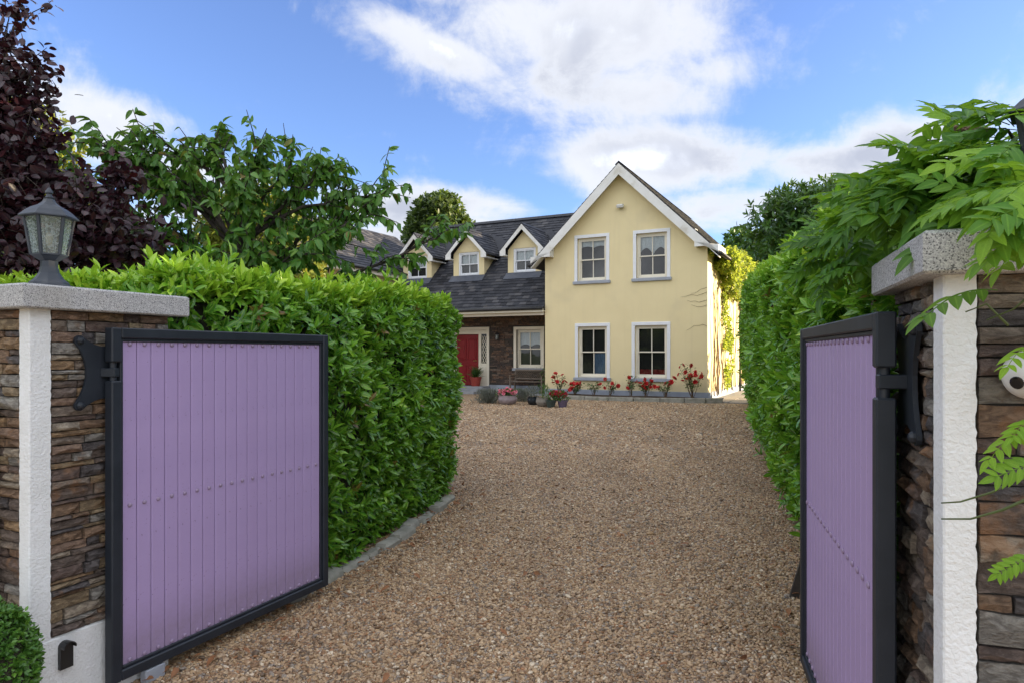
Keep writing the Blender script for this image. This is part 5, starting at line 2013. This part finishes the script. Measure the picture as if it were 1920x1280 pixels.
# ------------------------------------------------------------------ wisteria on the right pillar
def wisteria():
    rng = random.Random(8)
    t = thing('wisteria', 'wisteria with long pinnate green leaves spilling over the granite cap', 'climber', (1.35, 1.9, 0))
    protos = []
    for k in range(6):
        # one compound leaf along +X, leaflets in pairs, slightly arched
        V, T, RB, TI = [], [], [], []
        n = 5 if k % 2 else 6
        def add(pos, d, nrm, s, ti):
            lv, lt, lr = LEAFLET
            rot = frames(np.array([d]), np.array([nrm]))[0]
            o = len(V)
            for v in lv:
                V.append(tuple(rot @ (v * s) + pos))
            T.extend([tuple(int(i) + o for i in q) for q in lt])
            RB.extend(lr.tolist())
            TI.extend([ti] * len(lv))
        L = 1.0
        arch = lambda u: np.array([u * L, 0, .10 * math.sin(u * 2.4) - .28 * u * u])
        tint = (k + .5) / 6
        for i in range(n):
            u = .22 + .70 * i / (n - 1)
            p = arch(u)
            s = .36 * (1 - .35 * abs(u - .5)) * rng.uniform(.9, 1.1)
            for sg in (-1, 1):
                d = np.array([.62, sg * .80, -.22 + rng.uniform(-.15, .1)])
                add(p, d, np.array([-.1, sg * -.25, 1.0]) + np.array([rng.uniform(-.2, .2) for _ in range(3)]), s, min(1, max(0, tint + rng.uniform(-.08, .08))))
        add(arch(.96), np.array([1, 0, -.45]), np.array([.3, 0, 1.0]), .36, tint)
        # rachis
        for i in range(8):
            a, b = arch(i / 8), arch((i + 1) / 8)
            o = len(V)
            w = .008
            V += [tuple(a + np.array([0, w, 0])), tuple(a - np.array([0, w, 0])), tuple(a + np.array([0, 0, w * 1.5])), tuple(b + np.array([0, w, 0])), tuple(b - np.array([0, w, 0])), tuple(b + np.array([0, 0, w * 1.5]))]
            T += [(o, o + 2, o + 5), (o, o + 5, o + 3), (o + 2, o + 1, o + 4), (o + 2, o + 4, o + 5), (o, o + 3, o + 4), (o, o + 4, o + 1)]
            RB += [0.5] * 6
            TI += [min(1, tint + .2)] * 6
        me = bpy.data.meshes.new('leaf')
        me.from_pydata(V, [], T)
        for nm, arr in (('tint', TI), ('rib', RB)):
            a = me.attributes.new(nm, 'FLOAT', 'POINT')
            a.data.foreach_set('value', arr)
        me.polygons.foreach_set('use_smooth', [True] * len(me.polygons))
        me.materials.append(MATS['wisteria_leaf'])
        me.update()
        protos.append(me)

    inv = t.matrix_basis.inverted()

    def leaf(p, d, s, tint, roll=0.0):
        d = Vector(d).normalized()
        upv = Vector((0, 0, 1)) + Vector((rng.gauss(0, .2), rng.gauss(0, .2) - .25, 0))
        y = upv.cross(d).normalized()
        z = d.cross(y)
        M = Matrix((d, y, z)).transposed().to_4x4()
        o = bpy.data.objects.new('leaf', protos[max(0, min(5, int(tint * 6)))])
        COL.objects.link(o)
        o.parent = t
        o.matrix_basis = inv @ Matrix.Translation(Vector(p)) @ M @ Matrix.Rotation(roll, 4, 'X') @ Matrix.Scale(s, 4)
    m = MB()
    # the leafy bank: crest measured along the top, leaves fanning towards the drive and the street
    crest = [(1560, 400, 2.9), (1610, 385, 2.6), (1650, 350, 2.3), (1690, 320, 2.1), (1730, 300, 2.0), (1780, 290, 1.95), (1820, 265, 1.9), (1850, 225, 1.85), (1890, 195, 1.8), (1930, 190, 1.75)]
    cl = []
    for i in range(len(crest) - 1):
        for k in range(3):
            u = k / 3
            cl.append(tuple(crest[i][j] * (1 - u) + crest[i + 1][j] * u for j in range(3)))
    for x, y, d in cl:
        low = 520 if x < 1625 else (420 if x < 1740 else 455)
        n = 8
        for k in range(n):
            u = (k + rng.random()) / n
            yy = y + 22 + u * (low - (38 if x > 1690 else 0) - y - 40)
            p = Vector(px(x + rng.uniform(-18, 22), yy, d * (1 - .10 * u) + rng.uniform(-.1, .25)))
            side = rng.random()
            dd = Vector((-.75 + rng.gauss(0, .4), -.45 + rng.gauss(0, .45), .22 - .45 * u + rng.gauss(0, .22)))
            leaf(p, dd, rng.uniform(.13, .21), min(.95, max(0.05, .42 - .18 * u + rng.gauss(0, .16))), rng.gauss(0, .35))
    # bright sprays hanging over the front of the cap towards the street
    for x, y, d, n in ((1900, 320, 1.45, 4), (1900, 370, 1.40, 5), (1930, 420, 1.30, 5), (1945, 370, 1.25, 4), (1905, 415, 1.42, 4), (1945, 455, 1.35, 4), (1965, 430, 1.2, 3)):
        for k in range(n):
            p = Vector(px(x + rng.uniform(-15, 35), y - 22 + rng.uniform(-25, 20), d + rng.uniform(-.03, .08)))
            dd = Vector((-.8 + rng.gauss(0, .3), -.35 + rng.gauss(0, .35), -.12 + rng.gauss(0, .22)))
            leaf(p, dd, rng.uniform(.11, .17), min(.98, max(.3, .72 + rng.gauss(0, .16))), rng.gauss(0, .3))
    # one leaf over the white strip, some low ones at the edge
    leaf(px(1870, 545, 1.42), (-.85, -.1, -.12), .17, .3, .2)
    for x, y, tt in ((1940, 650, .85), (1930, 785, .8), (1935, 800, .85), (1935, 865, .8), (1940, 1040, .75)):
        leaf(px(x + rng.uniform(-4, 14), y, 1.28), (-.8, -.25 + rng.gauss(0, .2), -.18 + rng.gauss(0, .16)), rng.uniform(.07, .10), tt, rng.gauss(0, .5))
    # thin whips across the strip and the old stems behind
    m.tube([px(1765, 942, 1.50), px(1800, 940, 1.47), px(1860, 922, 1.42), (1.045, 1.36, 1.27)], [.0016, .002, .0025, .003], 5)
    m.tube([px(1765, 972, 1.50), px(1820, 972, 1.46), px(1880, 955, 1.40), (1.045, 1.33, 1.235)], [.0018, .0022, .003, .0035], 5)
    m.tube([px(1890, 610, 1.45), px(1850, 570, 1.45), px(1810, 585, 1.47)], [.003, .002, .0015], 5)
    m.tube([px(1925, 560, 1.40), px(1900, 580, 1.43), px(1850, 600, 1.46)], [.003, .002, .0015], 5)
    world_part(m.obj('tendrils', 'green_stem', smooth=True), t)
    m = MB()
    base = Vector((1.75, 2.2, 0))
    for i in range(9):
        x, y, d = crest[i]
        m.tube(limb_pts(base + Vector((0, 0, 1.5)), px(x, y + 50, d), .15, 6, rng), [.016, .014, .012, .010, .008, .006, .004], 6)
    m.tube(limb_pts(base, base + Vector((0, 0, 1.55)), 0, 5, rng), .035, 8)
    world_part(m.obj('stem', 'bark', smooth=True), t)
    # dark seed spike poking left of the crest
    m = MB()
    a, b = Vector(px(1858, 248, 1.85)), Vector(px(1788, 240, 1.85))
    for k in range(60):
        u = k / 60
        p = a.lerp(b, u)
        r = .009 * (1 - .55 * u)
        q = p + Vector((rng.gauss(0, 1), rng.gauss(0, 1), rng.gauss(0, 1))).normalized() * r
        m.lathe([(.001, -.004), (.0042, 0), (.001, .005)], 5, Matrix.Translation(q))
    m.tube([a, b], [.003, .002], 5)
    world_part(m.obj('seed_spike', 'dry_stem'), t)


wisteria()


# ------------------------------------------------------------------ clipped box ball by the left pillar
def box_ball():
    rng = np.random.default_rng(12)
    c = np.array([-1.885, 2.44, .37])
    t = thing('box_topiary', 'small clipped box bush against the white base of the lantern pillar', 'shrub', (float(c[0]), float(c[1]), 0))
    n = 2600
    d = unit(rng.normal(0, 1, (n, 3)))
    lum = np.array([1 + .10 * mnoise.noise(Vector(q * 3)) for q in d])
    P = c + d * (lum * rng.uniform(.86, 1.0, n))[:, None] * np.array([.165, .165, .235])
    S = d + rng.normal(0, .35, (n, 3)) + np.array([0, 0, .2])
    A = sprigs(P, S, 6, .021, .9, np.clip(rng.normal(.5, .2, n), 0, 1), rng)
    foliage(t, 'box_leaf', SIMPLE, *A, singles=0)
    m = MB()
    m.lathe([(.02, .0), (.02, .15), (.10, .18), (.155, .30), (.16, .38), (.13, .48), (.05, .56)], 14, Matrix.Translation((float(c[0]), float(c[1]), 0)))
    world_part(m.obj('branches', 'inner_branches', smooth=True), t)


box_ball()


# ------------------------------------------------------------------ creeper on the sunny side wall
def creeper():
    rng = np.random.default_rng(17)
    rr = random.Random(17)
    t = thing('creeper', 'sunlit yellow green creeper with bare stems on the side wall', 'climber', hw(.1, 4, 0), HR)
    A = []
    # mass under the eave, hanging column, low tangle: y0,y1,z0,z1,n,tint
    for y0, y1, z0, z1, n, tint, dp in ((.9, 4.5, 4.25, 4.85, 1300, .6, .45), (1.2, 10, 4.10, 4.95, 3000, .6, .75), (1.9, 5.2, 3.45, 4.3, 900, .6, .55), (6.2, 10, 3.3, 4.3, 1100, .65, .55), (2.3, 3.7, 1.6, 3.8, 240, .35, .14), (2.8, 4.2, .3, 2.2, 150, .25, .10), (6.4, 10, .4, 3.5, 240, .5, .12), (.0, .5, 4.62, 4.78, 40, .6, .06)):
        y = rng.uniform(y0, y1, n)
        z = rng.uniform(z0, z1, n)
        keep = np.array([mnoise.noise(Vector((a * 1.1, b * 1.1, n))) > -.22 for a, b in zip(y, z)])
        y, z = y[keep], z[keep]
        x = rng.uniform(.03, dp, len(y))
        P = np.array([hw(a, b, c) for a, b, c in zip(x, y, z)])
        out = np.array(HM.to_3x3() @ Vector((1, 0, 0)))
        S = out + rng.normal(0, .5, (len(y), 3)) + np.array([0, 0, -.25])
        A.append(sprigs(P, S, 5, .12, 1.0, np.clip(rng.normal(tint, .18, len(y)), 0, 1), rng))
    # strands that reach round under the barge board
    Pp, Rr, Ss, Tt = (np.concatenate(q) for q in zip(*A))
    foliage(t, 'creeper_leaf', SIMPLE, Pp, Rr, Ss, Tt, singles=0)
    m = MB()
    for k in range(34):
        y = rr.uniform(.5, 9)
        z = rr.uniform(.05, .3)
        pts = []
        for i in range(9):
            pts.append((.02 + rr.uniform(0, .03), y, z))
            y += rr.gauss(0, .16)
            z += rr.uniform(.3, .55)
            if z > 4.7:
                break
        if len(pts) > 1:
            m.tube(pts, [.016 * (1 - .07 * i) for i in range(len(pts))], 4)
    # thin bare runners over the front corner
    for z0 in (2.35, 3.0, 3.15, 3.4, 3.55):
        pts = [(-.01, -.012, z0)]
        x, z = 0.0, z0
        for i in range(5):
            x -= rr.uniform(.08, .18)
            z += rr.uniform(-.09, .05)
            pts.append((x, -.012, z))
        m.tube(pts, [.005, .005, .004, .004, .003, .002], 4)
    m.obj('stem', 'dry_stem', t)
    o = [c for c in t.children if c.name.startswith('stem')][0]
    o.matrix_basis = t.matrix_basis.inverted() @ HM


creeper()

# ------------------------------------------------------------------ yard: bed, path, pots, bench
bed = thing('flower_bed', 'long low bed of dark soil edged with stone below the yellow gable', 'flower bed', hw(-2.6, -.6, 0), HR)
ib = bed.matrix_basis.inverted() @ HM
edge = [(-5.05, -.95), (-4.4, -1.12), (-3.6, -1.22), (-2.8, -1.25), (-2.0, -1.22), (-1.2, -1.12), (-.5, -.96), (.1, -.78), (.55, -.55)]
m = MB()
n = len(edge)
rr = random.Random(2)
for i, (x, y) in enumerate(edge):
    m.v += [(x, y, .11), (x, y * .5, .15 + rr.uniform(-.02, .02)), (min(x, .02), -.03, .12)]
for i in range(n - 1):
    for k in range(2):
        a = i * 3 + k
        m.f.append((a, a + 3, a + 4, a + 1))
o = m.obj('soil', 'soil', bed, smooth=True)
o.matrix_basis = ib
for (xa, ya), (xb, yb) in zip(edge[:-1], edge[1:]):
    a, b = Vector((xa, ya, 0)), Vector((xb, yb, 0))
    d_ = b - a
    m = MB()
    m.cbox(.008, d_.length - .008, -.06, .06, -.02, .145 + rr.uniform(-.012, .012), .015, Matrix.Translation(a) @ Matrix.Rotation(math.atan2(d_.y, d_.x), 4, 'Z'))
    o = m.obj('edging_stone', 'kerb_stone', bed)
    o.matrix_basis = ib

path = thing('side_path', 'stone paved path along the sunlit side of the house', 'path', hw(.8, 4, 0), HR, kind='structure')
ipt = path.matrix_basis.inverted() @ HM
pm = MB()
pm.cbox(0, 1, 0, 1, 0, 1, .012)
rr = random.Random(6)
y = -.6
while y < 10:
    l = rr.uniform(.55, .8)
    for x0, x1 in ((.03, .72), (.73, 1.4)):
        m = MB()
        m.cbox(x0, x1 - .012, y + .006, y + l - .006, 0, .045 + rr.uniform(-.004, .004), .006)
        o = m.obj('paving_slab', 'paving', path)
        o.matrix_basis = ipt
    y += l


def flower_mesh(name, m, r=.045, petals=7):
    b = MB()
    rr = random.Random(len(name))
    for ring, (k, tilt, rad) in enumerate(((petals, .35, 1.0), (petals - 2, .8, .72), (4, 1.25, .45))):
        for i in range(k):
            a = 2 * math.pi * (i + .5 * ring) / k
            ca, sa = math.cos(a), math.sin(a)
            w = 2.4 / k * rad * r
            pts = []
            for u, ww in ((.1, .35), (.6, 1.0), (1.0, .6)):
                h = math.sin(tilt) * u * r * rad + .25 * r * (1 - rad)
                q = math.cos(tilt) * u * r * rad
                pts.append((ca * q - sa * w * ww, sa * q + ca * w * ww, h))
                pts.append((ca * q + sa * w * ww, sa * q - ca * w * ww, h))
            b.add(pts, [(0, 1, 3, 2), (2, 3, 5, 4)])
    return b.mesh(name, m, True)


ROSE = flower_mesh('bloom', 'rose_red', .072)
PINK = flower_mesh('bloom', 'pink_petal', .065)
CRIM = flower_mesh('bloom', 'crimson_petal', .05)


def rose_bush(x, y, h, w, n_bloom, seed, label, leafy=1.0, sc=1.0):
    rr = random.Random(seed)
    nr = np.random.default_rng(seed)
    t = thing('rose_bush', label, 'rose bush', hw(x, y, .11), HR, 'rose bushes in the bed under the gable')
    base = Vector(hw(x, y, .11))
    m = MB()
    tips, P, D = [], [], []
    for k in range(max(5, n_bloom // 2 + 3)):
        a = rr.uniform(0, 6.28)
        e = base + Vector((math.cos(a) * w * rr.uniform(.3, 1), math.sin(a) * w * .7 * rr.uniform(.3, 1), h * rr.uniform(.55, 1)))
        lp = limb_pts(base + Vector((rr.uniform(-.04, .04), rr.uniform(-.04, .04), 0)), e, .05, 4, rr)
        m.tube(lp, [.011, .009, .007, .006, .004], 5)
        tips.append(e)
        e2 = lp[2] + Vector((rr.gauss(0, .16), rr.gauss(0, .12), rr.uniform(.05, .25) * h))
        m.tube([lp[2], e2], [.006, .003], 4)
        tips.append(e2)
        for q in range(int(34 * leafy)):
            u = rr.uniform(.35, 1)
            i = min(3, int(u * 4))
            P.append(tuple(lp[i].lerp(lp[i + 1], u * 4 - i) + Vector((rr.gauss(0, .05), rr.gauss(0, .05), rr.gauss(0, .03)))))
            D.append((rr.gauss(0, 1), rr.gauss(0, 1), rr.gauss(0, .5)))
    world_part(m.obj('stem', 'dry_stem'), t)
    P, D = np.array(P), np.array(D)
    N = len(P)
    foliage(t, 'plant_leaf', SIMPLE, P, frames(D, np.array([0, 0, 1.0]) + nr.normal(0, .4, (N, 3))), nr.uniform(.045, .075, N), np.clip(nr.normal(.4, .2, N), 0, 1), singles=0)
    inv = t.matrix_basis.inverted()
    rr.shuffle(tips)
    for k in range(n_bloom):
        e = tips[k % len(tips)] + Vector((rr.gauss(0, .05), rr.gauss(0, .05), rr.gauss(0, .04)))
        o = bpy.data.objects.new('bloom', ROSE)
        COL.objects.link(o)
        o.parent = t
        o.matrix_basis = inv @ Matrix.Translation(e) @ Matrix.Rotation(rr.gauss(0, .7) + .5, 4, 'X') @ Matrix.Rotation(rr.gauss(0, .6), 4, 'Y') @ Matrix.Scale(sc * rr.uniform(.9, 1.35), 4)


rose_bush(-4.75, -.55, .78, .30, 9, 101, 'red rose bush with tall stems just left of the first ground floor window', 1.0, .95)
rose_bush(-4.15, -.75, .42, .30, 11, 102, 'low red rose bush under the left half of the first window', .8, 1.1)
rose_bush(-3.55, -.55, .52, .25, 3, 103, 'sparse rose bush with only a few blooms under the right half of the first window', .9, .8)
rose_bush(-2.98, -.6, .55, .28, 6, 104, 'thin rose bush with few red blooms midway between the two lower windows', .7, .9)
rose_bush(-2.30, -.5, .70, .28, 6, 105, 'upright leafy rose bush at the left edge of the second lower window', 1.1, .85)
rose_bush(-1.78, -.7, .62, .30, 13, 106, 'rose bush full of red blooms under the second lower window', 1.1, 1.0)
rose_bush(-1.15, -.65, .58, .30, 9, 107, 'bushy low rose with red blooms at the right edge of the second lower window', .8, 1.15)
rose_bush(-.35, -.55, 1.08, .42, 18, 108, 'tallest red rose bush at the corner of the yellow gable', .8, .95)


def pot(loc, prof, m, label, rz=0):
    t = thing('plant_pot', label, 'pot', loc, rz)
    b = MB()
    b.lathe(prof, 24, cap=False)
    r0, z0 = prof[0]
    b.add([(r0 * math.cos(2 * math.pi * i / 24), r0 * math.sin(2 * math.pi * i / 24), z0) for i in range(24)], [tuple(range(23, -1, -1))])
    b.obj('body', m, t, smooth=True, angle=45)
    rt, zt = prof[-1]
    b = MB()
    b.lathe([(rt * .98, zt - .03), (rt * .5, zt - .015), (.01, zt - .01)], 20, cap=False)
    b.obj('soil', 'soil', t, smooth=True)
    return t


def potted(t_loc, r, h, leafm, tmpl, n, size, seed, label, cat='plant', name='potted_plant', bloom=None, n_bloom=0, up=1.0, tint=(.5, .2), spread=.5):
    rr = random.Random(seed)
    nr = np.random.default_rng(seed)
    t = thing(name, label, cat, t_loc)
    P = np.array(t_loc) + np.stack([nr.normal(0, r * spread, n), nr.normal(0, r * spread, n), h * nr.random(n) ** (1.0 if up < 2 else 3.0)], 1)
    D = unit(P - np.array(t_loc) + 1e-4) + nr.normal(0, .35, (n, 3)) + np.array([0, 0, up])
    foliage(t, leafm, tmpl, P, frames(D, np.array([0, 0, .5]) + nr.normal(0, .6, (n, 3))), size * nr.uniform(.7, 1.2, n), np.clip(nr.normal(tint[0], tint[1], n), 0, 1), singles=0)
    inv = t.matrix_basis.inverted()
    for k in range(n_bloom):
        a = rr.uniform(0, 6.28)
        q = r * math.sqrt(rr.random()) * 1.05
        e = Vector(t_loc) + Vector((math.cos(a) * q, math.sin(a) * q, h * rr.uniform(.62, 1.15) * (1.05 - .35 * q / r)))
        o = bpy.data.objects.new('bloom', bloom)
        COL.objects.link(o)
        o.parent = t
        o.matrix_basis = inv @ Matrix.Translation(e) @ Matrix.Rotation(rr.gauss(0, .6) + .5, 4, 'X') @ Matrix.Rotation(rr.gauss(0, .6), 4, 'Y') @ Matrix.Scale(rr.uniform(.75, 1.2), 4)
    return t


def gp(x, y):
    """ground point under a photo position"""
    d = 1920 / (y - 662)
    return ((x - 960) / 1280 * d, d, 0.015)


bowl = lambda r, h: [(r * .55, 0), (r * .80, h * .12), (r * .98, h * .42), (r, h * .62), (r * .90, h * .90), (r * .94, h), (r * .84, h), (r * .84, h * .93)]
tub = lambda r, h: [(r * .66, 0), (r * .80, h * .5), (r * .92, h * .86), (r, h * .87), (r, h), (r * .90, h), (r * .89, h * .9)]
q = gp(952, 758)
pot(q, bowl(.285, .27), 'pot_lilac', 'wide grey lilac glazed bowl holding pink flowers')
potted((q[0], q[1], .25), .24, .20, 'plant_leaf', SIMPLE, 420, .06, 201, 'bright pink flowers massed in the grey lilac bowl', name='pink_flowers', cat='flowers', bloom=PINK, n_bloom=52)
q = gp(1000, 759)
pot(q, bowl(.185, .235), 'pot_navy', 'shiny blue black bulbous pot between lavender and grey pot')
potted((q[0], q[1], .22), .17, .30, 'lavender_leaf', NEEDLE, 300, .10, 202, 'grey green lavender growing in the blue black pot')
q = gp(1019, 762)
pot(q, bowl(.215, .25), 'pot_stone', 'stone grey round pot beside the blue black one')
potted((q[0] + .05, q[1], .22), .12, .34, 'plant_leaf', NEEDLE, 160, .13, 203, 'upright pale green herb in the stone grey pot', tint=(.85, .12))
q = gp(1033, 764)
pot(q, tub(.155, .20), 'pot_green', 'small dark green glazed pot in front of the stone grey pot')
q = gp(1055, 764)
pot(q, tub(.155, .20), 'pot_purple', 'small purple glazed pot nearest the flower bed')
q = gp(1046, 763)
potted((q[0], q[1] - .02, .17), .24, .27, 'plant_leaf', SIMPLE, 380, .065, 204, 'crimson geraniums spilling over the green and purple pots', name='geraniums', cat='flowers', bloom=CRIM, n_bloom=46)
for x, y, r, h, n, lb in ((916, 756, .36, .36, 900, 'grey green lavender clump left of the grey lilac bowl'), (980, 753, .26, .33, 600, 'grey lavender clump between the lilac bowl and the black pot')):
    q = gp(x, y)
    potted((q[0], q[1], 0.0), r, h, 'lavender_leaf', NEEDLE, n * 2, .13, int(x), lb, name='lavender', spread=.42)
q = hw(-8.92, 1.0, .255)
pot(q, tub(.235, .34), 'pot_terracotta', 'red tub on the top doorstep holding a spiky plant')
potted((q[0], q[1], q[2] + .30), .10, .10, 'plant_leaf', BLADE, 150, .38, 205, 'spiky dark green plant in the red tub by the door', tint=(.3, .2), up=1.2, spread=.3)
q = hw(-6.05, .95, .05)
potted(q, .16, 1.0, 'plant_leaf', SIMPLE, 170, .085, 206, 'thin leafy shrub growing at the end of the garden bench', tint=(.8, .2), up=2.5)

# bench in the porch
bt = thing('garden_bench', 'weathered wooden bench with lattice back under the porch window', 'bench', hw(-6.65, .95, .05), HR)
m = MB()
for zz, dy in ((.42, -.20), (.42, -.10), (.42, .0), (.42, .10)):
    m2 = MB()
    m2.cbox(-.66, .66, dy - .045, dy + .045, zz - .012, zz + .012, .003)
    m2.obj('slat', 'bench_wood', bt)
tilt = Matrix.Translation((0, .17, .44)) @ Matrix.Rotation(R(-10), 4, 'X')
m = MB()
m.cbox(-.66, .66, -.018, .018, .36, .43, .006, tilt)
m.cbox(-.66, .66, -.018, .018, .05, .10, .006, tilt)
m.cbox(-.66, -.61, -.018, .018, -.4, .359, .006, tilt)
m.cbox(.61, .66, -.018, .018, -.4, .359, .006, tilt)
m.obj('backrest', 'bench_wood', bt)
m = MB()
for k in range(-3, 17):
    x0 = -.61 + k * .085
    for sgn in (1, -1):
        a, b = (x0, .10), (x0 + .26, .36)
        if sgn < 0:
            a, b = (x0 + .26, .10), (x0, .36)
        lo, hi = -.61, .61
        dx = b[0] - a[0]
        t0 = max(0, min((lo - a[0]) / dx, (hi - a[0]) / dx))
        t1 = min(1, max((lo - a[0]) / dx, (hi - a[0]) / dx))
        if t1 - t0 < .05:
            continue
        p = lambda t: tilt @ Vector((a[0] + dx * t, .006 * sgn, a[1] + .26 * t))
        m.tube([p(t0), p(t1)], .0095, 4)
m.obj('lattice', 'bench_wood', bt)
for sx in (-1, 1):
    m = MB()
    m.cbox(sx * .64 - .025, sx * .64 + .025, -.26, -.21, 0, .62, .004)
    m.obj('leg', 'bench_wood', bt)
    m = MB()
    m.cbox(sx * .64 - .025, sx * .64 + .025, .15, .20, 0, .43, .004)
    m.obj('leg', 'bench_wood', bt)
    m = MB()
    m.cbox(sx * .64 - .032, sx * .64 + .032, -.28, .20, .621, .65, .006)
    m.obj('armrest', 'bench_wood', bt)

# wall lantern beside the front door
wl = thing('wall_lantern', 'small black wall lantern between front door and porch window', 'lantern', hw(-8.08, KW - .03, 2.0), HR)
m = MB()
m.cbox(-.035, .035, -.015, .03, .06, .28, .006)
m.tube([(0, -.01, .20), (0, -.06, .33), (0, -.12, .31)], .009, 6)
m.obj('bracket', 'gutter_black', wl)
m = MB()
m.lathe([(.045, 0), (.055, .012), (.055, .02)], 6, Matrix.Translation((0, -.12, 0)))
m.obj('base', 'gutter_black', wl)
m = MB()
m.lathe([(.105, .20), (.11, .21), (.075, .255), (.03, .285), (.012, .32)], 6, Matrix.Translation((0, -.12, 0)))
m.obj('roof', 'gutter_black', wl)
for k in range(6):
    a, b = k * math.pi / 3, (k + 1) * math.pi / 3
    pa = lambda w, r, z: (r * math.cos(w), -.12 + r * math.sin(w), z)
    m = MB()
    m.tube([pa(a, .055, .02), pa(a, .09, .20)], .009, 4)
    m.obj('bar', 'gutter_black', wl)
    m = MB()
    m.add([pa(a, .052, .02), pa(b, .052, .02), pa(b, .087, .20), pa(a, .087, .20)], [(0, 1, 2, 3)])
    m.obj('pane', 'lamp_glass', wl)
m = MB()
m.lathe([(.02, .02), (.03, .06), (.03, .14), (.012, .17)], 10, Matrix.Translation((0, -.12, 0)))
m.obj('bulb', 'white_paint', wl, smooth=True)


# ------------------------------------------------------------------ fallen leaves on the gravel
def litter():
    rng = np.random.default_rng(44)
    n = 260
    y = rng.uniform(2.6, 8.5, n)
    side = rng.random(n)
    x = np.where(side < .5, left_edge(y) + np.abs(rng.normal(0.05, .25, n)), np.where(side < .8, .66 + .32 * y - np.abs(rng.normal(.05, .25, n)), rng.uniform(-1.1, 2.0, n)))
    P = np.stack([x, y, np.full(n, .046)], 1)
    D = np.stack([rng.normal(0, 1, n), rng.normal(0, 1, n), rng.normal(0, .18, n)], 1)
    me = leaves_mesh('fallen_leaves', 'dry_leaf', CHERRY, P, frames(D, np.array([0, 0, 1.0]) + rng.normal(0, .35, (n, 3))), rng.uniform(.03, .075, n), rng.random(n))
    link('fallen_leaves', me, None, kind='stuff', label='scattered brown fallen leaves on the gravel edges')


litter()
